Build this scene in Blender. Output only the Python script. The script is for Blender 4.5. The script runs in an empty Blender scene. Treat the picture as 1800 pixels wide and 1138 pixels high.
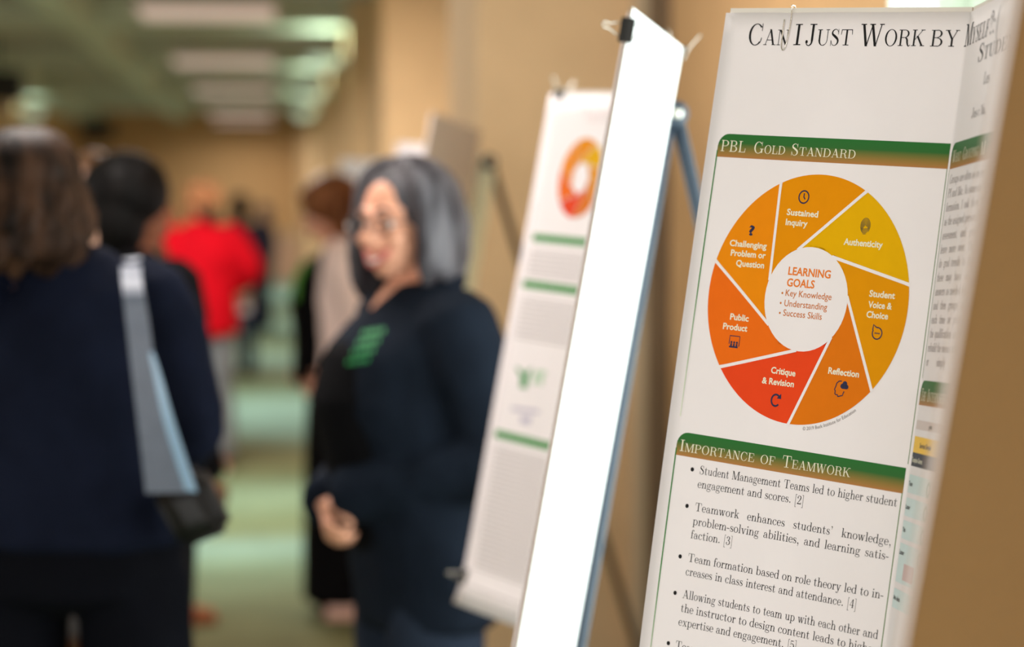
import bpy, bmesh, math, random
from mathutils import Vector, Matrix, noise
from mathutils.bvhtree import BVHTree
PI = math.pi
random.seed(7)
SC = bpy.context.scene
COL = SC.collection

# ------------------------------------------------------------------ camera
CAM_Z, YAW, PITCH, FPX = 1.57, math.radians(5.72), math.radians(2.95), 4250.0
cam_d = bpy.data.cameras.new('camera'); cam = bpy.data.objects.new('camera', cam_d); COL.objects.link(cam)
cam_d.sensor_width = 36.0; cam_d.lens = 36.0 * FPX / 1800.0
cam.location = (0, 0, CAM_Z); cam.rotation_euler = (PI/2 - PITCH, 0, -YAW)
cam_d.clip_start = 0.05; cam_d.clip_end = 200
cam_d.dof.use_dof = True; cam_d.dof.focus_distance = 2.50; cam_d.dof.aperture_fstop = 2.85; cam_d.dof.aperture_blades = 0
SC.camera = cam
CR = Vector((math.cos(YAW), -math.sin(YAW), 0)); CF0 = Vector((math.sin(YAW), math.cos(YAW), 0)); ZZ = Vector((0, 0, 1))
CF = CF0*math.cos(PITCH) - ZZ*math.sin(PITCH); CU = CF0*math.sin(PITCH) + ZZ*math.cos(PITCH)
C0 = Vector((0, 0, CAM_Z))
def vec(x, y, z): return CR*x + CU*y + CF*z            # a direction measured from the camera, in world axes
def at(px, py, dist): return C0 + vec((px-900)/FPX*dist, -(py-569)/FPX*dist, dist)   # a photo pixel at a distance

# ------------------------------------------------------------------ world, exposure, lights
w = bpy.data.worlds.new('world'); SC.world = w; w.use_nodes = True
wb = w.node_tree.nodes['Background']; wb.inputs[0].default_value = (1.0, 0.985, 0.99, 1); wb.inputs[1].default_value = 0.72
SC.view_settings.view_transform = 'Standard'; SC.view_settings.look = 'None'; SC.view_settings.gamma = 1
SC.view_settings.exposure = 0.0
def area(name, loc, rot, sx, sy, power, col, spread=180):
    l = bpy.data.lights.new(name, 'AREA'); l.shape = 'RECTANGLE'; l.size = sx; l.size_y = sy; l.energy = power; l.color = col
    l.spread = math.radians(spread)
    o = bpy.data.objects.new(name, l); COL.objects.link(o); o.location = loc; o.rotation_euler = rot; return o
# daylight through the window in the right wall beside the first easel
area('window_daylight', (1.29, 3.5, 1.45), (0, PI/2, 0), 1.7, 2.2, 52, (0.86, 0.95, 1.0))
# added soft light in an unseen rear opening, behind the camera on the left
area('rear_fill_light', (-1.9, -5.9, 1.35), (PI/2, 0, 0), 2.6, 2.0, 275, (0.97, 0.985, 1.0))
# two added fill lights in unseen left wall openings, beside the camera
area('left_fill_light', (-3.52, 0.3, 1.5), (0, -PI/2, 0), 1.8, 3.0, 46, (0.94, 0.97, 1.0))
area('left_fill_light', (-3.52, 6.4, 1.8), (0, -PI/2, 0), 1.8, 3.0, 32, (0.94, 0.97, 1.0))
area('ceiling_fixture_light', (-0.46, 44.3, 2.92), (0, 0, 0), 0.9, 1.0, 40, (1.0, 0.92, 0.84), 170)  # added lamp that brightens the end wall
# ceiling fixtures over the near part of the hall
for y_, p_ in ((-1.2, 45), (5.3, 72), (11.9, 200)):
    area('ceiling_fixture_light', (-0.46, y_, 2.93), (0, 0, 0), 1.0, 1.1, p_, (1.0, 0.93, 0.88))
for y_ in (18.5, 25.1, 31.7, 39.5):
    area('ceiling_fixture_light', (-0.46, y_, 2.92), (0, 0, 0), 0.9, 1.0, 115, (1.0, 0.94, 0.90), 170)

# ------------------------------------------------------------------ materials
def lin(c): return tuple(((x/255.0)/12.92 if x/255.0 <= 0.04045 else ((x/255.0+0.055)/1.055)**2.4) for x in c)
def mat(name, rgb, rough=0.6, var=0.08, scale=40.0, metal=0.0, bump=0.0, bscale=200.0, spec=0.4, rgb2=None, stretch=None, emit=0.0, sheen=0.0):
    """procedural surface: colour broken up by noise, optional bump"""
    m = bpy.data.materials.new(name); m.use_nodes = True; nt = m.node_tree; b = nt.nodes['Principled BSDF']
    c1 = lin(rgb); c2 = lin(rgb2) if rgb2 else tuple(max(0, x*(1-var)) for x in c1)
    tc = nt.nodes.new('ShaderNodeTexCoord'); n = nt.nodes.new('ShaderNodeTexNoise'); n.inputs['Scale'].default_value = scale; n.inputs['Detail'].default_value = 3
    src = tc.outputs['Object']
    if stretch:
        mp = nt.nodes.new('ShaderNodeMapping'); mp.inputs['Scale'].default_value = stretch; nt.links.new(src, mp.inputs[0]); src = mp.outputs[0]
    nt.links.new(src, n.inputs['Vector'])
    r = nt.nodes.new('ShaderNodeValToRGB'); r.color_ramp.elements[0].position = 0.35; r.color_ramp.elements[1].position = 0.65
    r.color_ramp.elements[0].color = (*c2, 1); r.color_ramp.elements[1].color = (*c1, 1)
    nt.links.new(n.outputs['Fac'], r.inputs[0]); nt.links.new(r.outputs[0], b.inputs['Base Color'])
    b.inputs['Roughness'].default_value = rough; b.inputs['Metallic'].default_value = metal; b.inputs['Specular IOR Level'].default_value = spec
    if sheen: b.inputs['Sheen Weight'].default_value = sheen
    if emit:
        b.inputs['Emission Color'].default_value = (*c1, 1); b.inputs['Emission Strength'].default_value = emit
    if bump:
        n2 = nt.nodes.new('ShaderNodeTexNoise'); n2.inputs['Scale'].default_value = bscale; nt.links.new(src, n2.inputs['Vector'])
        bp = nt.nodes.new('ShaderNodeBump'); bp.inputs['Strength'].default_value = bump; bp.inputs['Distance'].default_value = 0.002
        nt.links.new(n2.outputs['Fac'], bp.inputs['Height']); nt.links.new(bp.outputs[0], b.inputs['Normal'])
    return m
def ramp_mat(name, stops, rough=0.55):
    """printed colour gradient along the UV's second axis"""
    m = bpy.data.materials.new(name); m.use_nodes = True; nt = m.node_tree; b = nt.nodes['Principled BSDF']
    tc = nt.nodes.new('ShaderNodeTexCoord'); sp = nt.nodes.new('ShaderNodeSeparateXYZ'); nt.links.new(tc.outputs['UV'], sp.inputs[0])
    r = nt.nodes.new('ShaderNodeValToRGB'); e = r.color_ramp.elements
    while len(e) < len(stops): e.new(0.5)
    for k, (p, c) in enumerate(stops): e[k].position = p; e[k].color = (*lin(c), 1)
    nt.links.new(sp.outputs[1], r.inputs[0]); nt.links.new(r.outputs[0], b.inputs['Base Color'])
    b.inputs['Roughness'].default_value = rough; b.inputs['Specular IOR Level'].default_value = 0.3
    return m

# ------------------------------------------------------------------ object helpers
def link(name, me, parent=None):
    o = bpy.data.objects.new(name, me); COL.objects.link(o)
    if parent is not None: o.parent = parent
    return o
def empty(name, loc=(0, 0, 0), rz=0.0):
    o = bpy.data.objects.new(name, None); COL.objects.link(o); o.location = loc; o.rotation_euler = (0, 0, rz); o.empty_display_size = 0.1
    return o
def tag(o, label, cat, group=None, kind=None):
    o['label'] = label; o['category'] = cat
    if group: o['group'] = group
    if kind: o['kind'] = kind
    return o
def build(name, bm, m, parent=None, smooth=False, kind=None):
    me = bpy.data.meshes.new(name)
    bmesh.ops.recalc_face_normals(bm, faces=bm.faces[:])
    bm.to_mesh(me); bm.free()
    for x in (m if isinstance(m, (list, tuple)) else [m]): me.materials.append(x)
    if smooth:
        for p in me.polygons: p.use_smooth = True
    o = link(name, me, parent)
    if kind: o['kind'] = kind
    return o
def box(bm, a, b, mi=0):
    vs = [bm.verts.new((x, y, z)) for x in (a[0], b[0]) for y in (a[1], b[1]) for z in (a[2], b[2])]
    for f in ((0, 1, 3, 2), (4, 6, 7, 5), (0, 4, 5, 1), (2, 3, 7, 6), (0, 2, 6, 4), (1, 5, 7, 3)):
        fc = bm.faces.new([vs[i] for i in f]); fc.material_index = mi
def obox(bm, o, ex, ey, ez, fmi=None):
    """box from a corner and three edge vectors"""
    vs = [bm.verts.new(o + ex*i + ey*j + ez*k) for i in (0, 1) for j in (0, 1) for k in (0, 1)]
    fs = []
    for n, f in enumerate(((0, 1, 3, 2), (4, 6, 7, 5), (0, 4, 5, 1), (2, 3, 7, 6), (0, 2, 6, 4), (1, 5, 7, 3))):
        fc = bm.faces.new([vs[i] for i in f]); fs.append(fc)
        if fmi: fc.material_index = fmi[n]
    return fs
def frames(pts, up):
    out = []; n = len(pts)
    for i in range(n):
        t = (pts[min(i+1, n-1)] - pts[max(i-1, 0)])
        t = t.normalized() if t.length > 1e-9 else Vector((0, 0, 1))
        s = Vector(up) - t*t.dot(Vector(up))
        if s.length < 1e-4: s = t.orthogonal()
        s.normalize(); out.append((t, t.cross(s).normalized(), s))
    return out
def loft(bm, pts, rads, seg=14, up=(0, 1, 0), cap=0.45, mi=0):
    """elliptical tube with rounded ends: rads (across, along up)"""
    pts = [Vector(p) for p in pts]; rads = [(r, r) if not isinstance(r, (tuple, list)) else r for r in rads]
    fr = frames(pts, up)
    if cap:
        t0, t1 = fr[0][0], fr[-1][0]; r0, r1 = rads[0], rads[-1]
        pts = [pts[0]-t0*min(r0)*cap] + pts + [pts[-1]+t1*min(r1)*cap]
        rads = [(r0[0]*.6, r0[1]*.6)] + rads + [(r1[0]*.6, r1[1]*.6)]
        fr = [fr[0]] + fr + [fr[-1]]
    rings = []
    for p, r, (t, a, b) in zip(pts, rads, fr):
        rings.append([bm.verts.new(p + a*(r[0]*math.cos(k*2*PI/seg)) + b*(r[1]*math.sin(k*2*PI/seg))) for k in range(seg)])
    for q in range(len(rings)-1):
        for k in range(seg):
            f = bm.faces.new((rings[q][k], rings[q][(k+1) % seg], rings[q+1][(k+1) % seg], rings[q+1][k])); f.material_index = mi
    f = bm.faces.new(rings[0][::-1]); f.material_index = mi
    f = bm.faces.new(rings[-1]); f.material_index = mi
def ball(bm, c, r, M=None, seg=16, rings=10):
    r = (r, r, r) if not isinstance(r, (tuple, list)) else r
    T = Matrix.Translation(Vector(c)) @ (M.to_4x4() if M else Matrix()) @ Matrix.Diagonal((*r, 1))
    bmesh.ops.create_uvsphere(bm, u_segments=seg, v_segments=rings, radius=1, matrix=T)
def spline(pts, n):
    pts = [Vector(p) for p in pts]; out = []; N = len(pts)-1
    for i in range(n):
        t = i/(n-1)*N; k = min(int(t), N-1); f = t-k
        p0, p1, p2, p3 = pts[max(k-1, 0)], pts[k], pts[k+1], pts[min(k+2, N)]
        out.append(0.5*((2*p1)+(p2-p0)*f+(2*p0-5*p1+4*p2-p3)*f*f+(3*p1-p0-3*p2+p3)*f**3))
    return out
def meld(bm, voxel, it=4, fac=0.5):
    """join overlapping closed shells into one continuous skin; returns a bmesh"""
    bmesh.ops.recalc_face_normals(bm, faces=bm.faces[:])
    me = bpy.data.meshes.new('tmp'); bm.to_mesh(me); bm.free()
    o = bpy.data.objects.new('tmp', me); COL.objects.link(o)
    md = o.modifiers.new('r', 'REMESH'); md.mode = 'VOXEL'; md.voxel_size = voxel
    if it:
        sm = o.modifiers.new('s', 'SMOOTH'); sm.iterations = it; sm.factor = fac
    dg = bpy.context.evaluated_depsgraph_get(); ev = o.evaluated_get(dg); m2 = bpy.data.meshes.new_from_object(ev)
    out = bmesh.new(); out.from_mesh(m2)
    bpy.data.objects.remove(o); bpy.data.meshes.remove(me); bpy.data.meshes.remove(m2)
    return out
# ------------------------------------------------------------------ the hall
WX, PX_, LX, CZ, FAR = 1.20, 0.68, -3.60, 3.30, 46.0
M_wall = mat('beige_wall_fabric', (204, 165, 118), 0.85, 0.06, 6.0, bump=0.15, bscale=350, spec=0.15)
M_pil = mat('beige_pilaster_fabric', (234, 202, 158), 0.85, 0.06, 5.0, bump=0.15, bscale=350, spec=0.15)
M_trim = mat('pale_trim_paint', (205, 186, 156), 0.6, 0.05, 8.0)
M_dtrim = mat('brown_trim_paint', (112, 92, 70), 0.6, 0.08, 8.0)
M_ceil = mat('sage_ceiling_paint', (180, 178, 168), 0.9, 0.10, 1.2, spec=0.1)
M_beam = mat('beam_mint_uplight', (200, 208, 190), 0.85, 0.06, 1.5, spec=0.1)  # the sconces' mint uplight is put into the beam colour
M_wains = mat('pinkish_wainscot', (216, 178, 152), 0.8, 0.08, 4.0)
def slab(name, a, b, m, kind='structure'):
    bm = bmesh.new(); box(bm, a, b); return build(name, bm, m, None, kind=kind)
# carpet: woven green with broad olive and teal bands running across the hall
def carpet():
    m = bpy.data.materials.new('green_carpet'); m.use_nodes = True; nt = m.node_tree; b = nt.nodes['Principled BSDF']; L = nt.links.new
    tc = nt.nodes.new('ShaderNodeTexCoord'); sp = nt.nodes.new('ShaderNodeSeparateXYZ'); L(tc.outputs['Object'], sp.inputs[0])
    n = nt.nodes.new('ShaderNodeTexNoise'); n.inputs['Scale'].default_value = 0.55; n.inputs['Detail'].default_value = 2; L(tc.outputs['Object'], n.inputs['Vector'])
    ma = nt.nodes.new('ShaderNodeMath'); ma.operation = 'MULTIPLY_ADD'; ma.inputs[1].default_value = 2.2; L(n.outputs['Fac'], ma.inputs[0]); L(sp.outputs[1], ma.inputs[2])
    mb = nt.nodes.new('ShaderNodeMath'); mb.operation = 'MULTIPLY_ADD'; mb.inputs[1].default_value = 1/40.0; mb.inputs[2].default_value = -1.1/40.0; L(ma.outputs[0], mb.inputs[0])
    r = nt.nodes.new('ShaderNodeValToRGB'); e = r.color_ramp.elements
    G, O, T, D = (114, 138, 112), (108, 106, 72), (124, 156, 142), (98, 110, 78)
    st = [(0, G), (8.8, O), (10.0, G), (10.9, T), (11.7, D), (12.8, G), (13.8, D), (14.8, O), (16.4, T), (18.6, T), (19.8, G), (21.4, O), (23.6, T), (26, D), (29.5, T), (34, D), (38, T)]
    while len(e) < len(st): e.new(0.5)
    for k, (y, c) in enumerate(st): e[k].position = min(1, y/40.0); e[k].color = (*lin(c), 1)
    L(mb.outputs[0], r.inputs[0])
    f = nt.nodes.new('ShaderNodeTexNoise'); f.inputs['Scale'].default_value = 3.0; f.inputs['Detail'].default_value = 4; L(tc.outputs['Object'], f.inputs['Vector'])
    mx = nt.nodes.new('ShaderNodeMix'); mx.data_type = 'RGBA'; mx.blend_type = 'OVERLAY'; mx.inputs[0].default_value = 0.35
    L(r.outputs[0], mx.inputs[6]); L(f.outputs['Fac'], mx.inputs[7]); L(mx.outputs[2], b.inputs['Base Color'])
    b.inputs['Roughness'].default_value = 0.95; b.inputs['Specular IOR Level'].default_value = 0.1
    return m
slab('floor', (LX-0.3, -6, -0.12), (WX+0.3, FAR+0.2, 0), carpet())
slab('ceiling', (LX-0.3, -6, CZ), (WX+0.3, FAR+0.2, CZ+0.15), M_ceil)
# right wall with its window opening
WY0, WY1, WZ0, WZ1 = 2.35, 4.62, 0.55, 2.35
bm = bmesh.new()
box(bm, (WX, -6, 0), (WX+0.25, WY0, CZ)); box(bm, (WX, WY1, 0), (WX+0.25, FAR, CZ))
box(bm, (WX, WY0, 0), (WX+0.25, WY1, WZ0)); box(bm, (WX, WY0, WZ1), (WX+0.25, WY1, CZ))
build('wall_right', bm, M_wall, kind='structure')
M_sky = mat('pale_daylight_glass', (222, 238, 224), 0.3, 0.04, 1.5, emit=0.75)
M_frame = mat('pale_mint_window_frame', (226, 236, 222), 0.5, 0.04, 10)
win = empty('window_1', (WX+0.15, 0, 0)); win['kind'] = 'structure'
bm = bmesh.new(); box(bm, (0.04, WY0, WZ0), (0.06, WY1, WZ1)); build('pane', bm, M_sky, win)
bm = bmesh.new()
for a, b in (((0, WY0, WZ0), (.04, WY0+.05, WZ1)), ((0, WY1-.03, WZ0), (.04, WY1, WZ1)), ((.003, WY0+.05, WZ0), (.037, WY1-.03, WZ0+.05)), ((.003, WY0+.05, WZ1-.05), (.037, WY1-.03, WZ1)), ((.006, 4.05, WZ0+.05), (.034, 4.11, WZ1-.05)), ((-.152, WY1-.012, WZ0), (0, WY1, WZ1)), ((-.152, WY0, WZ0), (0, WY0+.012, WZ1)), ((-.150, WY0+.012, WZ1-.012), (-.001, WY1-.012, WZ1)), ((-.150, WY0+.012, WZ0), (-.001, WY1-.012, WZ0+.012))): box(bm, a, b)
build('frame', bm, M_frame, win)
# pilasters along the right wall
PIL = [7.9 + 6.6*k for k in range(6)]
for k, y in enumerate(PIL):
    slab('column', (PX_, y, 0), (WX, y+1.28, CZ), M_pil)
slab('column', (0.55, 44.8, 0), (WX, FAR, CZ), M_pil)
slab('trim_1', (WX-0.035, 7.50, 0), (WX, 7.74, CZ), M_trim)
slab('wall_dark_strip', (WX-0.03, 7.20, 0), (WX, 7.46, CZ), M_dtrim)  # dark brown strip beside the pale trim
# left wall with two openings made for the added fill lights
bm = bmesh.new()
ys = [-6, -1.2, 1.8, 4.9, 7.9, FAR]
for i in (0, 2, 4): box(bm, (LX-0.25, ys[i], 0), (LX, ys[i+1], CZ))
for i in (1, 3): box(bm, (LX-0.25, ys[i], 0), (LX, ys[i+1], 0.9)); box(bm, (LX-0.25, ys[i], 2.7), (LX, ys[i+1], CZ))
build('wall_left', bm, M_wall, kind='structure')
bm = bmesh.new()
box(bm, (LX-.25, -6.25, 0), (-3.3, -6, CZ)); box(bm, (-.5, -6.25, 0), (WX+.25, -6, CZ)); box(bm, (-3.3, -6.25, 0), (-.5, -6, .3)); box(bm, (-3.3, -6.25, 2.9), (-.5, -6, CZ))
build('wall_rear', bm, M_wall, kind='structure')  # unseen rear wall, its opening shaped for the added light behind the camera
slab('wall_far', (LX-0.25, FAR, 0), (WX+0.25, FAR+0.2, CZ), M_wall)
slab('trim_3', (LX, FAR-0.04, 0), (0.55, FAR, 0.86), M_wains)
slab('trim_4', (LX, FAR-0.07, 0.86), (0.55, FAR, 0.94), M_trim)
slab('baseboard_right', (WX-0.02, -6, 0), (WX, 7.2, 0.12), M_dtrim)
slab('baseboard_left', (LX, -6, 0), (LX+0.02, FAR-.07, 0.12), M_dtrim)
# ceiling: a long beam on the left of the coffers and cross beams at every pilaster
slab('beam', (-1.78, -6, 3.04), (-1.50, FAR, CZ), M_beam)
slab('beam', (LX, -6, 3.02), (LX+0.5, FAR, CZ), M_beam)
for y in [1.3] + PIL:
    slab('beam', (-1.50, y+0.1, 3.09), (PX_ if y > 2 else WX, y+1.18, CZ), M_beam)
    slab('beam', (LX+0.5, y+0.25, 3.08), (-1.78, y+1.0, CZ), M_beam)
# slim light panels hung in the coffers
M_lp = mat('warm_white_diffuser', (240, 212, 204), 0.5, 0.03, 4.0, emit=0.42)
M_lf = mat('white_fixture_metal', (200, 192, 182), 0.5, 0.05, 10)
LY = [-1.2, 5.3, 11.9, 18.5, 25.1, 31.7, 39.5, 44.3]  # last panel is added with its lamp to light the end wall
ORD = ['above the camera end of the hall', 'just past the nearest easels', 'second ahead of the easels', 'nearest in view, above the crowd', 'second in view down the hall', 'third in view down the hall', 'second from the end wall', 'added by the end wall to brighten it']
for k, y in enumerate(LY):
    t = tag(empty('ceiling_light', (-0.46, y, 2.96)), 'slim warm white ceiling light panel, ' + ORD[k], 'ceiling light', 'light panels along the hall ceiling')
    bm = bmesh.new(); box(bm, (-.5, -.55, 0), (.5, .55, .02)); build('diffuser', bm, M_lp, t)
    bm = bmesh.new(); box(bm, (-.53, -.58, .02), (.53, .58, .07)); box(bm, (-.4, -.02, .07), (-.36, .02, CZ-2.96)); box(bm, (.36, -.02, .07), (.4, .02, CZ-2.96)); build('housing', bm, M_lf, t)
# bowl sconces near the top of each pilaster
M_sc = mat('mint_glass_bowl', (205, 226, 204), 0.35, 0.04, 6.0, emit=0.6)
M_br = mat('dark_bronze', (70, 58, 44), 0.4, 0.1, 30, metal=0.7)
def sconce(x, y, z, nx, label, power):
    t = tag(empty('wall_sconce', (x, y, z)), label, 'wall lamp', 'bowl sconces on the pilasters')
    bm = bmesh.new(); pr = []
    for i in range(9):
        a = i/8*PI/2; pr.append((max(.004, .15*math.sin(a)), -.13*math.cos(a)))
    rings = [[bm.verts.new((nx*0.19 + r*math.cos(k*PI/10), r*math.sin(k*PI/10), h)) for k in range(20)] for r, h in pr]
    for q in range(8):
        for k in range(20): bm.faces.new((rings[q][k], rings[q][(k+1) % 20], rings[q+1][(k+1) % 20], rings[q+1][k]))
    bm.faces.new(rings[0]); build('glass_bowl', bm, M_sc, t, True)
    bm = bmesh.new(); box(bm, (min(0, nx*.03), -.05, -.1), (max(0, nx*.03), .05, .05)); box(bm, (min(0, nx*.06), -.015, -.12), (max(0, nx*.06), .015, -.09)); build('wall_plate', bm, M_br, t)
    l = bpy.data.lights.new('sconce_bulb', 'POINT'); l.energy = power*.4; l.color = (0.85, 1.0, 0.9); l.shadow_soft_size = 0.06
    o = bpy.data.objects.new('sconce_bulb', l); COL.objects.link(o); o.location = (x+nx*0.19, y, z+0.05)
for k, y in enumerate(PIL[2:5]):
    sconce(PX_, y+0.64, 2.84, -1, 'mint glass bowl sconce near the ceiling on the right, %s of three' % ('nearest', 'middle', 'farthest')[k], 26)
sconce(LX, 35.6, 2.86, 1, 'mint glass bowl sconce on the left wall, above the brown hair', 14)
# black boxes added for the dark patches under the left ceiling
M_blk = mat('black_plastic', (26, 25, 23), 0.5, 0.2, 60)
for (x, y, zt, lb) in ((-2.9, 26.4, 3.02, 'black box added under the left ceiling, nearer one'), (-3.0, 43.0, 3.02, 'black box added under the left ceiling by the end wall')):
    t = tag(empty('ceiling_dark_box', (x, y, zt)), lb, 'speaker', 'dark boxes under the left ceiling')
    bm = bmesh.new(); box(bm, (-.28, -.2, -.42), (.28, .2, -.08)); build('box_body', bm, M_blk, t)
    bm = bmesh.new(); box(bm, (-.25, -.22, -.39), (.25, -.2, -.11)); build('front_plate', bm, mat('dark_front_plate', (38, 37, 34), .7, .3, 400), t)
    bm = bmesh.new(); loft(bm, [(0, 0, -.1), (0, 0, CZ-zt)], [.02, .02], 8, cap=0); build('bracket', bm, M_br, t)
# ------------------------------------------------------------------ serif lettering drawn stroke by stroke
STM, HR, SL = 0.078, 0.031, 0.032      # stem, hairline, slab
class G:
    def __init__(s): s.p = []
    def R(s, x0, y0, x1, y1): s.p.append([(x0, y0), (x1, y0), (x1, y1), (x0, y1)]); return s
    def Q(s, *pts): s.p.append(list(pts)); return s
    def D(s, cx, cy, r, n=10): s.p.append([(cx+r*math.cos(k*2*PI/n), cy+r*math.sin(k*2*PI/n)) for k in range(n)]); return s
    def A(s, cx, cy, rx, ry, a0=0, a1=360, th=0.078, hw=0.026):
        n = max(4, int(abs(a1-a0)/15))
        for k in range(n):
            q = []
            for a, inn in ((a0+(a1-a0)*k/n, 0), (a0+(a1-a0)*(k+1)/n, 0), (a0+(a1-a0)*(k+1)/n, 1), (a0+(a1-a0)*k/n, 1)):
                c, d = math.cos(math.radians(a)), math.sin(math.radians(a))
                q.append((cx+(rx-th*inn)*c, cy+(ry-hw*inn)*d))
            s.p.append(q)
        return s
    def K(s, *pw, n=16):
        P = spline([Vector((a, b, c)) for a, b, c in pw], n)
        e = []
        for k in range(n):
            t = P[min(k+1, n-1)] - P[max(k-1, 0)]; t.z = 0; t.normalize(); nn = Vector((-t.y, t.x, 0))*P[k].z/2
            e.append(((P[k].x+nn.x, P[k].y+nn.y), (P[k].x-nn.x, P[k].y-nn.y)))
        for k in range(n-1): s.p.append([e[k][0], e[k+1][0], e[k+1][1], e[k][1]])
        return s
    def V(s, x0, y0, x1, y1, w):           # slanted stroke cut level at both ends, w measured across
        return s.Q((x0-w/2, y0), (x0+w/2, y0), (x1+w/2, y1), (x1-w/2, y1))
    def sb(s, x, h=0.11, y=0.0): return s.R(x-h, y, x+h, y+SL)        # slab serif at a foot
    def st(s, x, h=0.11, y=0.683): return s.R(x-h, y-SL, x+h, y)      # slab serif at a head
    def stem(s, x, y0, y1, w=STM): return s.R(x-w/2, y0, x+w/2, y1)
CS = 0.092
def glyphs():
    g = {}
    def new(c, w): g[c] = (G(), w); return g[c][0]
    X, H, AS, DS = 0.431, 0.683, 0.694, -0.194
    G_ = new
    # capitals
    a = new('A', .75); a.V(.13, .0, .375, .70, HR+.006); a.V(.60, 0, .365, .70, .105); a.R(.2, .21, .52, .21+HR); a.sb(.12, .095); a.sb(.62, .115)
    a = new('B', .708); a.stem(.165, 0, H, CS); a.R(.04, 0, .4, SL); a.R(.04, H-SL, .38, H); a.R(.15, .345, .4, .345+HR); a.A(.36, .175, .27, .183, -90, 90, .095); a.A(.345, .525, .24, .165, -90, 90, .09)
    a = new('C', .722); a.A(.375, .341, .32, .362, 42, 318, .095, .028); a.R(.605, .46, .63, .70); a.K((.63, .24, HR), (.6, .12, HR), (.55, .06, HR))
    a = new('D', .764); a.stem(.165, 0, H, CS); a.R(.04, 0, .36, SL); a.R(.04, H-SL, .36, H); a.A(.35, .341, .36, .342, -90, 90, .1, SL)
    a = new('E', .681); a.stem(.165, 0, H, CS); a.R(.04, 0, .58, SL); a.R(.04, H-SL, .56, H); a.R(.16, .335, .42, .335+HR); a.R(.40, .25, .425, .445); a.Q((.6, 0), (.625, .23), (.6, .23), (.555, 0)); a.Q((.56, H), (.585, .48), (.56, .48), (.52, H))
    a = new('F', .653); a.stem(.165, 0, H, CS); a.sb(.18, .14); a.R(.04, H-SL, .55, H); a.R(.16, .325, .41, .325+HR); a.R(.395, .24, .42, .435); a.Q((.55, H), (.575, .48), (.55, .48), (.51, H))
    a = new('G', .785); a.A(.375, .341, .32, .362, 42, 318, .095, .028); a.R(.605, .46, .63, .70); a.stem(.625, .03, .25, CS); a.R(.49, .25, .745, .25+SL)
    a = new('H', .75); [a.stem(x, 0, H, CS).sb(x, .13).st(x, .13) for x in (.165, .585)]; a.R(.16, .335, .6, .335+HR)
    a = new('I', .361); a.stem(.18, 0, H, CS).sb(.18, .14).st(.18, .14)
    a = new('J', .514); a.stem(.325, .15, H, CS).st(.325, .145); a.K((.325, .19, CS), (.31, .06, .06), (.22, -.01, HR), (.12, .02, HR), (.085, .09, HR)); a.D(.105, .11, .055)
    a = new('K', .778); a.stem(.165, 0, H, CS).sb(.165, .13).st(.165, .13); a.V(.2, .26, .6, H, HR+.01); a.V(.62, 0, .33, .42, .11); a.sb(.63, .12); a.st(.61, .11)
    a = new('L', .625); a.stem(.165, 0, H, CS).st(.18, .14); a.R(.04, 0, .54, SL); a.Q((.555, 0), (.58, .26), (.555, .26), (.51, 0))
    a = new('M', .917); a.stem(.13, 0, H, HR+.004).sb(.13, .09); a.stem(.77, 0, H, CS).sb(.77, .13); a.V(.44, 0, .165, H, .1); a.V(.445, 0, .735, H, HR+.012); a.st(.1, .06); a.st(.81, .09)
    a = new('N', .75); a.stem(.135, 0, H, HR+.004).sb(.135, .1); a.stem(.605, 0, H, HR+.004).st(.605, .1); a.V(.585, 0, .165, H, .11); a.st(.1, .07)
    a = new('O', .778); a.A(.388, .341, .335, .362, 0, 360, .098, .027)
    a = new('P', .681); a.stem(.165, 0, H, CS).sb(.18, .14); a.R(.04, H-SL, .38, H); a.A(.36, .5, .265, .183, -90, 90, .095); a.R(.16, .317, .37, .317+HR)
    a = new('Q', .778); a.A(.388, .341, .335, .362, 0, 360, .098, .027); a.K((.33, .06, .03), (.46, .02, .07), (.6, -.16, .07), (.7, -.16, .03))
    a = new('R', .736); a.stem(.165, 0, H, CS).sb(.165, .13); a.R(.04, H-SL, .38, H); a.A(.355, .51, .255, .173, -90, 90, .095); a.R(.16, .337, .37, .337+HR); a.K((.4, .35, HR), (.5, .28, .09), (.54, .12, .09), (.61, .0, .05), (.71, .05, .022))
    a = new('S', .556); a.K((.455, .5, .022), (.4, .63, .026), (.28, .69, .03), (.14, .62, .06), (.12, .49, .09), (.28, .38, .11), (.43, .26, .1), (.45, .12, .08), (.33, .0, .03), (.16, .03, .026), (.08, .2, .022), n=30); a.R(.435, .47, .458, .70); a.R(.06, -.02, .083, .22)
    a = new('T', .722); a.stem(.36, 0, H, CS).sb(.36, .16); a.R(.06, H-SL, .66, H); a.Q((.06, H), (.1, H), (.065, .46), (.04, .46)); a.Q((.62, H), (.66, H), (.68, .46), (.655, .46))
    a = new('U', .75); a.stem(.165, .2, H, CS).st(.165, .13); a.stem(.6, .2, H, HR+.004).st(.6, .1); a.A(.367, .235, .248, .255, 180, 300, .092, .03); a.A(.367, .235, .246, .255, 270, 360, .03, .03)
    a = new('V', .75); a.V(.365, -.02, .135, H, .105); a.V(.375, -.02, .6, H, HR+.008); a.st(.13, .12); a.st(.61, .095)
    a = new('W', 1.028); a.V(.31, -.02, .13, H, .1); a.V(.32, -.02, .51, H, HR+.008); a.V(.69, -.02, .49, H, .1); a.V(.7, -.02, .88, H, HR+.008); a.st(.13, .115); a.st(.5, .12); a.st(.89, .095)
    a = new('Y', .75); a.stem(.375, 0, .32, CS).sb(.375, .14); a.V(.375, .3, .14, H, .1); a.V(.385, .3, .6, H, HR+.01); a.st(.14, .125); a.st(.61, .1)
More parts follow.
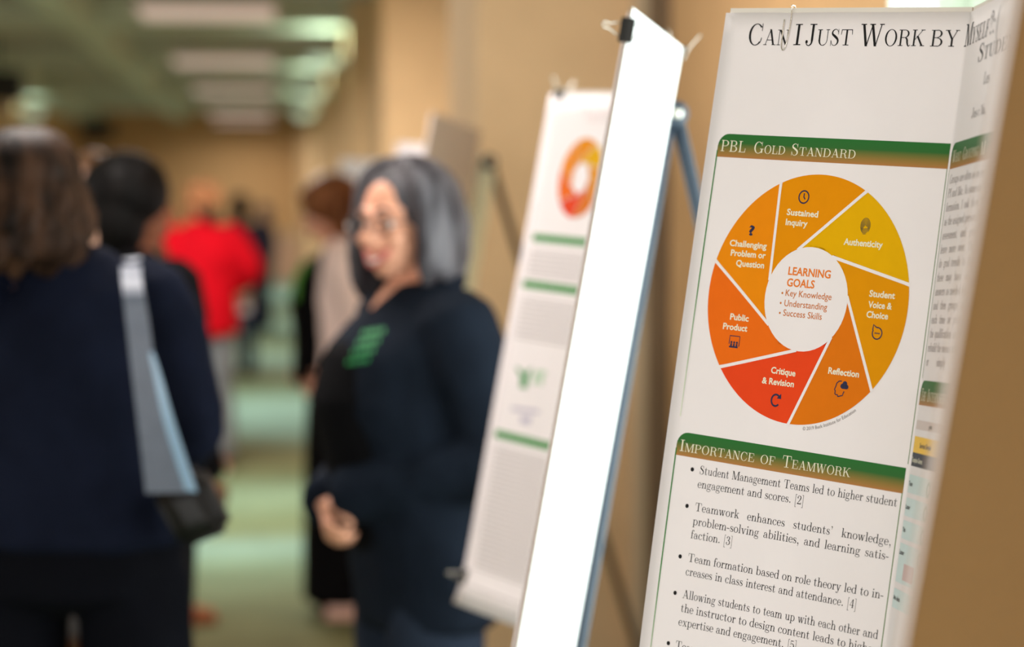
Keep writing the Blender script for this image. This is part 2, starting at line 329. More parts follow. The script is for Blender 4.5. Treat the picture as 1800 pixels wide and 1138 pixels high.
    # small letters
    a = new('a', .5); a.stem(.35, .07, .31, STM); a.A(.225, .29, .16, .15, 0, 150, .06, .026); a.D(.115, .335, .045); a.A(.2, .12, .158, .135, 60, 300, .07, .024); a.K((.2, .0, .024), (.3, .03, .026), (.35, .1, .03)); a.K((.35, .1, .06), (.39, .015, .035), (.45, .02, .024), (.475, .1, .02)); a.R(.22, .232, .34, .256)
    a = new('b', .556); a.stem(.13, .0, AS, STM); a.R(.03, AS-SL, .15, AS); a.A(.29, .215, .225, .228, -150, 150, .078, .026)
    a = new('c', .444); a.A(.24, .215, .21, .228, 50, 325, .076, .026); a.D(.355, .345, .048)
    a = new('d', .556); a.A(.265, .215, .225, .228, 30, 330, .078, .026); a.stem(.42, 0, AS, STM); a.R(.32, AS-SL, .44, AS); a.R(.42, 0, .525, SL)
    a = new('e', .444); a.A(.232, .215, .205, .228, 0, 180, .074, .026); a.A(.232, .215, .205, .228, 180, 322, .076, .026); a.R(.06, .215, .43, .215+HR)
    a = new('f', .306); a.stem(.13, 0, .56, STM).sb(.135, .105); a.R(.03, .405, .27, .405+HR); a.K((.13, .54, STM), (.145, .64, .05), (.21, .69, HR), (.28, .66, HR)); a.D(.285, .63, .048)
    a = new('g', .5); a.A(.225, .285, .165, .155, 0, 360, .066, .024); a.D(.44, .40, .036); a.K((.34, .37, .024), (.39, .42, .024), (.44, .42, .03)); a.A(.245, -.095, .215, .112, 0, 360, .045, .03); a.K((.12, .17, .022), (.075, .1, .04), (.12, .03, .05), (.3, .015, .055), (.42, -.03, .05))
    a = new('h', .556); [a.stem(x, 0, y, STM).sb(x, .105) for x, y in ((.135, AS), (.425, .28))]; a.R(.03, AS-SL, .15, AS); a.A(.295, .26, .166, .178, 0, 165, .072, .03)
    a = new('i', .278); a.stem(.14, 0, X, STM).sb(.14, .11); a.R(.035, X-SL, .15, X); a.D(.135, .6, .055)
    a = new('j', .306); a.stem(.18, -.05, X, STM); a.R(.08, X-SL, .19, X); a.D(.175, .6, .055); a.K((.18, -.04, STM), (.15, -.16, .04), (.06, -.19, HR)); a.D(.03, -.15, .045)
    a = new('k', .528); a.stem(.135, 0, AS, STM).sb(.135, .105); a.R(.03, AS-SL, .15, AS); a.V(.16, .15, .4, X, HR+.008); a.V(.43, 0, .26, .26, .085); a.sb(.43, .095); a.st(.4, .09, X)
    a = new('l', .278); a.stem(.14, 0, AS, STM).sb(.14, .11); a.R(.035, AS-SL, .15, AS)
    a = new('m', .833); [a.stem(x, 0, y, STM).sb(x, .105) for x, y in ((.135, X), (.415, .28), (.7, .28))]; a.R(.03, X-SL, .15, X); a.A(.29, .26, .161, .178, 0, 165, .072, .03); a.A(.575, .26, .161, .178, 0, 165, .072, .03)
    a = new('n', .556); [a.stem(x, 0, y, STM).sb(x, .105) for x, y in ((.135, X), (.425, .28))]; a.R(.03, X-SL, .15, X); a.A(.295, .26, .166, .178, 0, 165, .072, .03)
    a = new('o', .5); a.A(.25, .215, .222, .229, 0, 360, .078, .025)
    a = new('p', .556); a.stem(.135, DS, X, STM).sb(.135, .105, DS); a.R(.03, X-SL, .15, X); a.A(.29, .215, .225, .228, -150, 150, .078, .026)
    a = new('q', .528); a.A(.265, .215, .225, .228, 30, 330, .078, .026); a.stem(.42, DS, X, STM).sb(.42, .1, DS)
    a = new('r', .392); a.stem(.135, 0, X, STM).sb(.145, .115); a.R(.03, X-SL, .15, X); a.K((.165, .25, HR), (.2, .37, .03), (.27, .425, .03), (.33, .41, .03)); a.D(.325, .375, .05)
    a = new('s', .394); a.K((.325, .33, .02), (.28, .4, .024), (.19, .425, .028), (.09, .37, .05), (.1, .28, .068), (.21, .22, .08), (.32, .15, .068), (.32, .06, .05), (.2, .005, .028), (.1, .03, .022), (.055, .13, .02), n=26); a.R(.305, .3, .325, .44); a.R(.045, -.01, .065, .14)
    a = new('t', .389); a.stem(.155, .1, .47, STM); a.Q((.12, .44), (.19, .44), (.19, .6), (.165, .6)); a.R(.03, .405, .33, .405+HR); a.K((.155, .13, STM), (.175, .02, .05), (.25, .005, HR), (.31, .05, .022), (.325, .14, .02))
    a = new('u', .556); a.stem(.135, .13, X, STM); a.stem(.42, 0, X, STM); a.R(.03, X-SL, .15, X); a.R(.32, X-SL, .44, X); a.R(.42, 0, .525, SL); a.A(.263, .155, .164, .167, 180, 340, .072, .028)
    a = new('v', .528); a.V(.265, -.01, .11, X, .082); a.V(.275, -.01, .415, X, HR+.008); a.st(.105, .095, X); a.st(.425, .08, X)
    a = new('w', .722); a.V(.225, -.01, .1, X, .08); a.V(.235, -.01, .365, X, HR+.008); a.V(.48, -.01, .35, X, .08); a.V(.49, -.01, .61, X, HR+.008); a.st(.1, .09, X); a.st(.36, .09, X); a.st(.62, .08, X)
    a = new('x', .528); a.V(.41, 0, .125, X, .085); a.V(.12, 0, .4, X, HR+.006); a.sb(.41, .095); a.sb(.12, .08); a.st(.12, .095, X); a.st(.4, .08, X)
    a = new('y', .528); a.V(.265, 0, .11, X, .082); a.V(.225, -.12, .415, X, HR+.01); a.K((.225, -.12, .034), (.18, -.19, .028), (.1, -.19, .024)); a.D(.085, -.15, .045); a.st(.105, .095, X); a.st(.425, .08, X)
    a = new('z', .444); a.R(.04, 0, .4, SL); a.R(.05, X-SL, .4, X); a.V(.09, .01, .35, X-.01, .075)
    # figures and points
    a = new('2', .5); a.K((.07, .5, .06), (.12, .62, .04), (.24, .655, .028), (.37, .6, .07), (.39, .47, .085), (.3, .31, .06), (.17, .16, .035), (.07, .05, .03)); a.R(.05, 0, .42, .07); a.R(.42, 0, .45, .16); a.D(.1, .49, .05)
    a = new('3', .5); a.K((.1, .56, .05), (.17, .65, .028), (.28, .65, .03), (.37, .56, .08), (.35, .42, .06), (.22, .35, .026)); a.K((.2, .345, .026), (.34, .31, .06), (.42, .18, .09), (.36, .04, .06), (.22, -.01, .028), (.09, .04, .04), (.08, .13, .05)); a.D(.1, .14, .05); a.D(.12, .54, .048)
    a = new('4', .5); a.stem(.335, 0, .66, STM); a.V(.05, .17, .335, .66, .03); a.R(.03, .165, .47, .195); a.sb(.335, .1)
    a = new('5', .5); a.R(.09, .33, .115, .65); a.Q((.09, .61), (.3, .6), (.43, .66), (.09, .66)); a.K((.1, .35, .022), (.2, .43, .028), (.33, .41, .06), (.42, .25, .088), (.37, .06, .06), (.22, -.01, .028), (.1, .04, .04), (.07, .13, .05)); a.D(.09, .14, .048)
    a = new('.', .278); a.D(.14, .052, .054)
    a = new(',', .278); a.D(.14, .052, .054); a.K((.18, .05, .03), (.175, -.08, .026), (.12, -.18, .02), n=6)
    a = new("'", .278); a.D(.14, .64, .054); a.K((.18, .64, .03), (.175, .53, .026), (.12, .44, .02), n=6)
    a = new('-', .333); a.R(.02, .19, .29, .245)
    a = new('[', .278); a.R(.115, -.25, .145, .75); a.R(.115, .72, .25, .75); a.R(.115, -.25, .25, -.22)
    a = new(']', .278); a.R(.13, -.25, .16, .75); a.R(.03, .72, .16, .75); a.R(.03, -.25, .16, -.22)
    a = new('(', .389); a.K((.32, .75, .02), (.18, .6, .04), (.12, .25, .055), (.18, -.1, .04), (.32, -.25, .02))
    a = new(':', .278); a.D(.14, .052, .054); a.D(.14, .38, .054)
    a = new('?', .472); a.K((.08, .52, .05), (.13, .66, .03), (.24, .69, .028), (.37, .62, .07), (.37, .48, .075), (.27, .37, .04), (.235, .2, .026)); a.D(.1, .53, .05); a.D(.235, .05, .054)
    return {k: (v[0].p, v[1]) for k, v in g.items()}
GL = glyphs(); GL[' '] = ([], .333)
def ser_width(s, sc=1.0):
    return sum(GL[c.upper() if sc < 1 and c.islower() else c][1]*(sc if sc < 1 and c.islower() else 1) for c in s)
def serif(s, p0, p1, em, sc=1.0):
    """one string between two baseline points; sc < 1 sets small letters as small capitals"""
    wn = ser_width(s, sc); ux, uy = p1[0]-p0[0], p1[1]-p0[1]; k = ux/wn; out = []; x = 0.0
    for c in s:
        f = 1.0
        if sc < 1 and c.islower(): c = c.upper(); f = sc
        for poly in GL[c][0]:
            out.append([(p0[0]+(x+px*f)*k, p0[1]+uy*((x+px*f)/wn)-py*f*em) for px, py in poly])
        x += GL[c][1]*f
    return out
def serif_line(s, p0, p1, em):
    """justified line: letters keep one size, the gaps stretch"""
    ws = s.split(' '); tot = sum(ser_width(w_) for w_ in ws)*em; L = p1[0]-p0[0]
    gap = (L-tot)/max(1, len(ws)-1); k = 1.0
    if gap < 0.26*em: k = (L-0.28*em*(len(ws)-1))/tot; gap = 0.28*em
    x = 0; out = []; sl = (p1[1]-p0[1])/L
    for w_ in ws:
        wl = ser_width(w_)*em*k
        out += serif(w_, (p0[0]+x, p0[1]+sl*x), (p0[0]+x+wl, p0[1]+sl*(x+wl)), em); x += wl+gap
    return out
_sc = {}
def sans_mesh(s, bold):
    if (s, bold) not in _sc:
        c = bpy.data.curves.new('lettering', 'FONT'); c.body = s; c.size = 1.0; c.offset = bold; c.resolution_u = 3
        o = bpy.data.objects.new('lettering', c); COL.objects.link(o)
        dg = bpy.context.evaluated_depsgraph_get(); me = bpy.data.meshes.new_from_object(o.evaluated_get(dg))
        tris = [[(me.vertices[i].co.x, me.vertices[i].co.y) for i in p.vertices] for p in me.polygons]
        bpy.data.objects.remove(o); bpy.data.curves.remove(c); bpy.data.meshes.remove(me)
        xs = [q[0] for t in tris for q in t]; _sc[(s, bold)] = (tris, min(xs), max(xs))
    return _sc[(s, bold)]
def sans(s, p0, p1, em, bold=0.012):
    tris, x0, x1 = sans_mesh(s, bold); k = (p1[0]-p0[0])/(x1-x0); sl = (p1[1]-p0[1])/(p1[0]-p0[0])
    return [[(p0[0]+(x-x0)*k, p0[1]+sl*(x-x0)*k-y*em) for x, y in t] for t in tris]
def rect(u0, v0, u1, v1): return [(u0, v0), (u1, v0), (u1, v1), (u0, v1)]
def stroke(pts, wd, closed=False):
    out = []; n = len(pts); e = []
    for k in range(n):
        a = pts[(k-1) % n] if closed or k > 0 else pts[k]; b = pts[(k+1) % n] if closed or k < n-1 else pts[k]
        t = Vector((b[0]-a[0], b[1]-a[1])).normalized(); e.append(((pts[k][0]-t.y*wd/2, pts[k][1]+t.x*wd/2), (pts[k][0]+t.y*wd/2, pts[k][1]-t.x*wd/2)))
    for k in range(n if closed else n-1):
        q = (k+1) % n; out.append([e[k][0], e[q][0], e[q][1], e[k][1]])
    return out
def disc(c, r, n=24, ry=None): return [(c[0]+r*math.cos(k*2*PI/n), c[1]+(ry or r)*math.sin(k*2*PI/n)) for k in range(n)]
# ------------------------------------------------------------------ tri-fold boards, posters, easels, clips
M_white = mat('white_board_face', (226, 219, 210), 0.7, 0.03, 20, spec=0.2)
M_kraft = mat('brown_kraft_board', (176, 149, 108), 0.85, 0.10, 260, bump=0.3, bscale=900, spec=0.15)
M_wback = mat('bright_white_board_back', (240, 240, 238), 0.6, 0.02, 20, spec=0.3)
M_gback = mat('grey_board_back', (176, 164, 152), 0.75, 0.05, 20, spec=0.2)
M_edge = mat('board_cut_edge', (176, 156, 140), 0.8, 0.08, 200, spec=0.2)
M_paper = mat('poster_paper', (239, 231, 233), 0.55, 0.02, 14, spec=0.25)
M_steel = mat('blue_grey_steel', (50, 61, 74), 0.5, 0.08, 30, metal=0.0)
M_alu = mat('pale_aluminium', (238, 242, 214), 0.45, 0.05, 30)
M_rear_shade = mat('shaded_rear_leg_brown', (88, 74, 60), 0.45, 0.08, 30, metal=0.3)  # easel's rear leg in shadow, its shade put into the brown
M_wire = mat('nickel_wire', (205, 200, 190), 0.22, 0.05, 60, metal=0.9)
M_rub = mat('black_rubber', (24, 24, 26), 0.8, 0.2, 60)

class Sheet:
    """a board unfolded: u runs along the panels, v down them; folds are slightly rounded"""
    def __init__(s, P0, d, segs, u0):
        # segs: [(u_end, direction)], P0 is the point u=0, v=0 on the first panel
        s.d = d.normalized(); s.N = []; s.u0 = u0; s.step = 0.001; p = P0 + segs[0][1]*u0; u = u0
        end = segs[-1][0]; n = int((end-u0)/s.step)+1
        for k in range(n+1):
            u = u0+k*s.step; D = None
            for i, (e, dr) in enumerate(segs):
                if u <= e or i == len(segs)-1:
                    D = dr
                    if i < len(segs)-1 and e-u < 0.004: D = dr.lerp(segs[i+1][1], 0.5*(1-(e-u)/0.004))
                    if i > 0 and u-segs[i-1][0] < 0.004: D = segs[i-1][1].lerp(dr, 0.5+0.5*(u-segs[i-1][0])/0.004)
                    break
            D = D.normalized(); s.N.append((p.copy(), s.d.cross(D).normalized())); p = p + D*s.step
        s.wave = None; s.warp = None
    def P(s, u, v, h=0.0):
        x = (u-s.u0)/s.step; k = max(0, min(len(s.N)-2, int(x))); f = x-k
        a, b = s.N[k], s.N[k+1]; n = a[1].lerp(b[1], max(0, min(1, f)))
        if s.wave: h = h + s.wave(u, v)
        p = a[0].lerp(b[0], f) + s.d*v + n*h
        return p + s.warp(u, v) if s.warp else p
M_paper2 = mat('pinkish_white_paper', (250, 241, 243), 0.55, 0.02, 14, spec=0.25)
M_board2 = mat('cool_white_foam', (250, 252, 255), 0.6, 0.01, 14, spec=0.2)
def ortho(v, d): return (v - d*v.dot(d)).normalized()
def wing_axes(yaw, pit, rol):
    yaw, pit, rol = (math.radians(x) for x in (yaw, pit, rol))
    a = vec(math.sin(yaw), -math.tan(pit), -math.cos(yaw)).normalized(); d0 = ortho(-CU, a)
    n = CR*0 + d0.cross(a)
    for sg in (1,):
        d = (d0*math.cos(rol) + n*math.sin(rol)).normalized()
    return a, d
def panel(name, S, u0, u1, v0, v1, th, mats, parent):
    """one rigid panel: front face 0, back face 1, edges 2"""
    bm = bmesh.new(); n = 12
    g = [[[bm.verts.new(S.P(u0+(u1-u0)*i/n, v0+(v1-v0)*j/n, h)) for h in (-th, 0)] for j in range(n+1)] for i in range(n+1)]
    for i in range(n):
        for j in range(n):
            for k, mi in ((0, 1), (1, 0)): bm.faces.new((g[i][j][k], g[i+1][j][k], g[i+1][j+1][k], g[i][j+1][k])).material_index = mi
        for q in (0, n):
            bm.faces.new((g[i][q][0], g[i+1][q][0], g[i+1][q][1], g[i][q][1])).material_index = 2
            bm.faces.new((g[q][i][0], g[q][i+1][0], g[q][i+1][1], g[q][i][1])).material_index = 2
    return build(name, bm, mats, parent)
def trifold(P0, d, a, m, nd, mid, wingw, ctop, H, mats, label, fold=0.0, warp=None):
    S = Sheet(P0, d, [(fold, a), (fold+mid, -m), (fold+mid+wingw+0.05, nd)], -wingw-0.03)
    S.wave = None; S.warp = warp; w0 = fold-wingw
    r = tag(empty('trifold_board', S.P(fold+mid/2, ctop+H, -.002)), label, 'display board', 'tri-fold boards on easels')
    M = r.matrix_world.copy(); M.translation = r.location; inv = r.location.copy()
    for nm, u0, u1 in (('side_panel', w0, fold-.001), ('center_panel', fold+.001, fold+mid-.001), ('side_panel', fold+mid+.001, fold+mid+wingw)):
        o = panel(nm, S, u0, u1, ctop, ctop+H, .004, mats, r)
        o.data.transform(Matrix.Translation(-inv))
    S.r = r; S.fold = fold; S.mid = mid; S.ww = wingw; S.top = ctop; S.H = H
    return S
def paper(name, S, u0, u1, v0, v1, m, h, nu, nv, wave=None):
    S2 = Sheet.__new__(Sheet); S2.__dict__.update(S.__dict__); S2.wave = wave; S2.h0 = h
    bm = bmesh.new(); us = [u0+(u1-u0)*i/nu for i in range(nu+1)]
    for f in (S.fold, S.fold+S.mid): us += [f-.004, f-.002, f, f+.002, f+.004]
    us = sorted(x for x in set(us) if u0 <= x <= u1); vs = [v0+(v1-v0)*j/nv for j in range(nv+1)]
    F = [[bm.verts.new(S2.P(x, y, h)) for y in vs] for x in us]; B = [[bm.verts.new(S2.P(x, y, h-.0004)) for y in vs] for x in us]
    for i in range(len(us)-1):
        for j in range(nv):
            bm.faces.new((F[i][j], F[i+1][j], F[i+1][j+1], F[i][j+1])); bm.faces.new((B[i][j], B[i][j+1], B[i+1][j+1], B[i+1][j]))
    for i in range(len(us)-1):
        bm.faces.new((F[i][0], B[i][0], B[i+1][0], F[i+1][0])); bm.faces.new((F[i][nv], F[i+1][nv], B[i+1][nv], B[i][nv]))
    for j in range(nv):
        bm.faces.new((F[0][j], F[0][j+1], B[0][j+1], B[0][j])); bm.faces.new((F[-1][j], B[-1][j], B[-1][j+1], F[-1][j+1]))
    return S2, build(name, bm, m, None, True)
def ink(name, S, polys, m, parent, lift=0.0003, cut=0, uv=None):
    """printed shapes laid on the paper: polygons in poster coordinates, cut finely enough to follow it"""
    bm = bmesh.new(); lay = bm.loops.layers.uv.new('UVMap')
    for pl in polys:
        try: bm.faces.new([bm.verts.new((x, y, 0)) for x, y in pl])
        except ValueError: pass
    if cut:
        bmesh.ops.triangulate(bm, faces=bm.faces[:], ngon_method='EAR_CLIP')
        xs = [v.co.x for v in bm.verts]; ys = [v.co.y for v in bm.verts]
        for lo, hi, no in ((min(xs), max(xs), (1, 0, 0)), (min(ys), max(ys), (0, 1, 0))):
            q = math.ceil(lo/cut)*cut
            while q < hi:
                bmesh.ops.bisect_plane(bm, geom=bm.verts[:]+bm.edges[:]+bm.faces[:], plane_co=(q, q, 0), plane_no=no); q += cut
    if uv:
        for f in bm.faces:
            for l in f.loops: l[lay].uv = ((l.vert.co.x-uv[0])/(uv[2]-uv[0]), (l.vert.co.y-uv[1])/(uv[3]-uv[1]))
    for v in bm.verts: v.co = S.P(v.co.x, v.co.y, S.h0+lift)
    me = bpy.data.meshes.new(name); bm.to_mesh(me); bm.free(); me.materials.append(m)
    return link(name, me, parent)
M_ink = mat('black_ink', (22, 20, 22), 0.5, 0.1, 60, spec=0.2)
M_wink = mat('cream_white_lettering', (236, 230, 206), 0.5, 0.03, 60, spec=0.2)
M_gink = mat('grey_ink', (128, 120, 118), 0.5, 0.1, 60, spec=0.2)
M_navy = mat('navy_ink', (44, 44, 74), 0.5, 0.1, 60, spec=0.2)
M_bar = ramp_mat('green_to_tan_print', [(0, (28, 104, 38)), (0.38, (38, 100, 38)), (0.8, (150, 116, 52)), (1, (176, 118, 62))])
M_bord = ramp_mat('fading_green_rule', [(0, (40, 118, 40)), (0.45, (44, 126, 40)), (1, (222, 226, 208))])
M_bord2 = mat('olive_rule', (96, 130, 70), 0.5, 0.1, 60)
SEGC = [('orange_challenge', (236, 138, 8)), ('amber_inquiry', (228, 142, 0)), ('golden_yellow', (228, 172, 0)), ('amber_voice', (224, 146, 0)), ('deep_orange', (222, 116, 14)), ('red_print', (232, 70, 28)), ('bright_orange', (236, 108, 20))]
M_seg = [mat(n + '_print', c, 0.6, 0.03, 60, spec=0.08) for n, c in SEGC]
def arcpts(c, R, a0, a1, n): return [(c[0]+R*math.cos(math.radians(a0+(a1-a0)*k/n)), c[1]+R*math.sin(math.radians(a0+(a1-a0)*k/n))) for k in range(n+1)]
SEP = [-166.1, -114.0, -62.4, -11.0, 40.6, 90.4, 141.7]     # outer ends of the seven dividing lines, degrees clockwise on the sheet
def wheel(S, parent, c, R, r, gap, cut, mats, hub=True):
    segs = []
    for k in range(7):
        a0 = SEP[k]; a1 = SEP[(k+1) % 7]
        if a1 < a0: a1 += 360
        off = -48.6                          # each line meets the hub this far round
        g = math.degrees(gap/2/R); outer = arcpts(c, R, a0+g, a1-g, 26); gi = math.degrees(gap/2/r)
        inner = arcpts(c, r*1.012, a1+off, a0+off, 18)
        dx = gap/2
        poly = outer + inner
        segs.append(ink('wheel_segment', S, [poly], mats[k], parent, 0.0003, cut))
    for k in range(7):
        o = arcpts(c, R*1.01, SEP[k], SEP[k], 1)[0]; i = arcpts(c, r-gap*.55, SEP[k]-48.6, SEP[k]-48.6, 1)[0]
        ink('wheel_divider', S, stroke([o, i], gap), M_paper, parent, 0.0005, cut)
    return segs
def header(S, parent, u0, u1, v0, v1, rad, ground=M_bar, left=True):
    p = [(u1, v0), (u1, v1), (u0, v1)] + [(u0+rad-rad*math.cos(k*PI/12), v0+rad-rad*math.sin(k*PI/12)) for k in range(7)]
    return ink('section_header', S, [p], ground, parent, 0.0003, 0.02, (u0, v0, u1, v1))

# ---- the near board: brown backed, holding the sharp poster
A1 = vec(0.6950229, -0.08931117, -0.71341901).normalized(); D1 = ortho(vec(-0.13401779, -0.99095757, -0.0065065), A1)
P1 = at(1700, 22, 2.40); MD1 = ortho(vec(-0.0492, 0.0001, 0.9988), D1)
NF = D1.cross(-MD1).normalized(); OM = math.radians(37.0); ND1 = (NF*math.sin(OM) - MD1*math.cos(OM)).normalized()
BH = 0.914
S1 = trifold(P1, D1, A1, MD1, ND1, 0.610, 0.3165, -0.0055, BH, [M_white, M_kraft, M_edge], 'brown-backed tri-fold board on the nearest easel, holding the sharp poster', 0.0068,
    lambda u, v: NF*max(0, (u-0.6168)/0.3165)*(-.021+.039*(v-.1)))     # the near wing is slightly twisted
U1 = 0.0068+0.610+0.3165+0.013
def wave1(u, v):
    t = max(0, min(1, v/0.91)); b = 0.0045*math.exp(-((u+0.316)/0.05)**2)*math.sin(PI*min(1, t*1.15))
    b += 0.0006*math.sin(9*u+3*v)*math.sin(7*v) + 0.0008*math.exp(-((u+0.02)/0.06)**2)*math.sin(11*v+1)
    b += -0.0016*math.exp(-((u+0.226)/0.02)**2-((v-0.0)/0.05)**2)
    if u > U1-0.0125: b -= 0.013*((u-U1+0.0125)/0.0125)**1.5
    return b
SP, pap = paper('poster', S1, -0.3135, U1, 0.0, 0.905, M_paper, 0.0024, 60, 40, wave1)
tag(pap, 'sharp printed poster with a large orange wheel, clipped to the nearest tri-fold board', 'poster', 'posters on the tri-fold boards')
mm = lambda *p: tuple((x/1000.0, y/1000.0) for x, y in p)
T = []
for s, p0, p1 in (('Can', (-278.2, 35.0), (-221.0, 34.8)), ('I', (-215.9, 34.7), (-203.4, 34.6)), ('Just', (-200, 34.7), (-136.0, 34.5)), ('Work', (-127.6, 34.6), (-43.8, 34.7)), ('by', (-38.0, 34.9), (-2.0, 35)),
                  ('Myself?:', (3.6, 35.0), (118, 34.0)), ('(', (124, 34), (134, 34)), ('Student', (66, 57), (216, 55))):
    T += serif(s, *mm(p0, p1), 0.0331 if s[0] != 'S' else .0255, 0.74)
ink('title_lettering', SP, T, M_ink, pap)
T = serif('Les', *mm((103, 82), (126, 82)), 0.017) + serif('Jas', *mm((72, 112), (95, 112)), 0.0145) + serif('c Na,', *mm((98, 112), (128, 112)), 0.0145)
ink('byline_lettering', SP, T, M_gink, pap)
# left column, first section
h = header(SP, pap, -0.298, 0.0045, 0.1318, 0.1572, 0.014)
ink('header_lettering', SP, serif('PBL', *mm((-293.6, 150.9), (-258.9, 151.1)), 0.0176, 0.74) + serif('Gold', *mm((-248.8, 151), (-205.0, 151.1)), 0.0176, 0.74) + serif('Standard', *mm((-198, 151.2), (-111.6, 151.6)), 0.0176, 0.74), M_wink, h, 0.0006)
ink('section_border', SP, [rect(-.2984, .150, -.2969, .440)], M_bord, pap, 0.0004, 0.02, (-.3, .157, -.29, .44))
ink('section_border', SP, [rect(.0033, .157, .0043, .452)], M_bord2, pap, 0.0004, 0.02)
WC = (-0.1521, 0.3003); WR = 0.1304
sg = wheel(SP, pap, WC, WR, 0.0556, 0.0034, 0.012, M_seg)
def wtext(k, *lines, em=0.0093, bold=0.028):
    pl = []
    for s, p0, p1 in lines: pl += sans(s, *mm(p0, p1), em, bold)
    ink('segment_lettering', SP, pl, M_wink, sg[k], 0.0006)
wtext(0, ('Challenging', (-263.4, 251.8), (-213.1, 251.9)), ('Problem or', (-260.2, 262.1), (-212.7, 262.0)), ('Question', (-251.3, 272.6), (-212.9, 272.5)))
wtext(1, ('Sustained', (-192.1, 214.2), (-150.2, 214.6)), ('Inquiry', (-191.9, 224.8), (-162.5, 225.0)))
wtext(2, ('Authenticity', (-112.3, 240.4), (-62.6, 240.6)))
wtext(3, ('Student', (-71.2, 290.7), (-39.2, 290.6)), ('Voice &', (-70.8, 301.9), (-41.2, 301.5)), ('Choice', (-71.3, 312.0), (-44.3, 311.8)))
wtext(4, ('Reflection', (-109.8, 373.5), (-70.5, 373.5)))
wtext(5, ('Critique', (-184.5, 380.7), (-151.6, 381.0)), ('& Revision', (-194.7, 392.6), (-151.8, 392.3)))
wtext(6, ('Public', (-249.4, 330.0), (-224.1, 330.1)), ('Product', (-257.1, 340.9), (-224.0, 340.8)))
def icon(k, polys): ink('icon', SP, [[(x/1000, y/1000) for x, y in p] for p in polys], M_navy, sg[k], 0.0006)
# question mark, clock, fingerprint, speech bubble, head with cloud, circular arrow, audience before a screen
icon(0, [[(x*1000, y*1000) for x, y in p] for p in sans('?', *mm((-240.2, 238.6), (-232.6, 238.6)), 0.0145, 0.035)])
cc = (-172.3, 194.4)
icon(1, stroke(disc(cc, 6.5, 28), 1.5, True) + stroke([(cc[0], cc[1]-4), (cc[0], cc[1]), (cc[0]+2.0, cc[1]+2.4)], 1.4))
fp = []; fc = (-87.6, 220.6)
for k in range(6):
    r = 1.0+k*1.0
    fp += stroke([(fc[0]+r*math.cos(math.radians(x)), fc[1]-1.0+1.32*r*math.sin(math.radians(x))) for x in range(-200-8*k, 21+6*k, 12)], 0.62)
    fp += stroke([(fc[0]-5.5+k*.6, fc[1]+1.5+k*1.15), (fc[0]-1, fc[1]+2.2+k*1.05), (fc[0]+5.2-k*.7, fc[1]+1.2+k*1.2)], 0.55)
ink('icon', SP, [[(x/1000, y/1000) for x, y in p] for p in fp], mat('brown_olive_ink', (98, 84, 34), .5, .1, 60), sg[2], 0.0006)
bc = (-55.2, 327.0)
icon(3, stroke(disc(bc, 5.9, 26)[:16] + [(bc[0]-6.0, bc[1]-3.0), (bc[0]-5.6, bc[1]-8.4), (bc[0]-1.6, bc[1]-5.9)] + disc(bc, 5.9, 26)[19:], 1.3, True) + [disc((bc[0]+x, bc[1]), .85, 8) for x in (-2.3, 0, 2.3)])
hx, hy = -92.0, 387.6
icon(4, stroke([(hx+1.0, hy-8.2), (hx-2.5, hy-7.8), (hx-5.0, hy-5.4), (hx-5.8, hy-1.8), (hx-7.0, hy+1.2), (hx-5.7, hy+2.2), (hx-5.7, hy+5.4), (hx-4.4, hy+6.4), (hx-2.4, hy+6.0), (hx-1.7, hy+8.0)], 1.15) + stroke([(hx-1.7, hy+8), (hx+4.2, hy+6.2), (hx+4.8, hy+3.4), (hx+5.6, hy+2.0)], 1.15)
     + [disc((hx+2.6, hy-3.2), 2.6, 14), disc((hx+5.3, hy-5.6), 3.0, 14), disc((hx+8.0, hy-2.8), 2.3, 14), rect(hx+2.6, hy-4, hx+8.0, hy-0.5)])
ac = (-173.2, 408.4)
icon(5, stroke([(ac[0]+5.6*math.cos(math.radians(x)), ac[1]+6.0*math.sin(math.radians(x))) for x in range(40, 316, 11)], 2.0) + [[(ac[0]+1.2, ac[1]-2.2), (ac[0]+7.0, ac[1]-2.0), (ac[0]+6.2, ac[1]-7.6)]])
au = (-239.4, 353.3)
icon(6, stroke([(au[0]-6.6, au[1]+2.5), (au[0]-6.6, au[1]-6.2), (au[0]+6.9, au[1]-6.2), (au[0]+6.9, au[1]+4.5)], 1.1) + [rect(au[0]-6.2, au[1]+4.6, au[0]+5.6, au[1]+6.4)]
     + [disc((au[0]+x, au[1]+0.6), 1.3, 12) for x in (-3.7, 0, 3.7)] + [rect(au[0]+x-1.1, au[1]+2.0, au[0]+x+1.1, au[1]+5) for x in (-3.7, 0, 3.7)])
M_hub = [mat('orange_lettering', (234, 122, 20), .5, .05, 60), mat('brown_orange_lettering', (204, 112, 24), .5, .05, 60)]
hb = ink('wheel_hub', SP, [disc(WC, 0.0545, 48)], M_paper, pap, 0.00035, 0.012)
ink('hub_lettering', SP, sans('LEARNING', *mm((-179.5, 276.5), (-123.4, 276.4)), 0.0118, .022) + sans('GOALS', *mm((-179.3, 288.6), (-142.6, 288.3)), 0.0118, .022), M_hub[0], hb, 0.0006)
L = []
for s, p0, p1 in (('Key Knowledge', (-179.2, 298.9), (-118.4, 298.5)), ('Understanding', (-179, 309.7), (-122.3, 309.4)), ('Success Skills', (-178.8, 319.8), (-127.5, 319.8))): L += sans(s, *mm(p0, p1), 0.0098, .004)
L += [disc((x/1000, y/1000), .0012, 10) for x, y in ((-183.6, 296.3), (-184, 306.9), (-183.4, 317.3))]
ink('hub_lettering', SP, L, M_hub[1], hb, 0.0006)
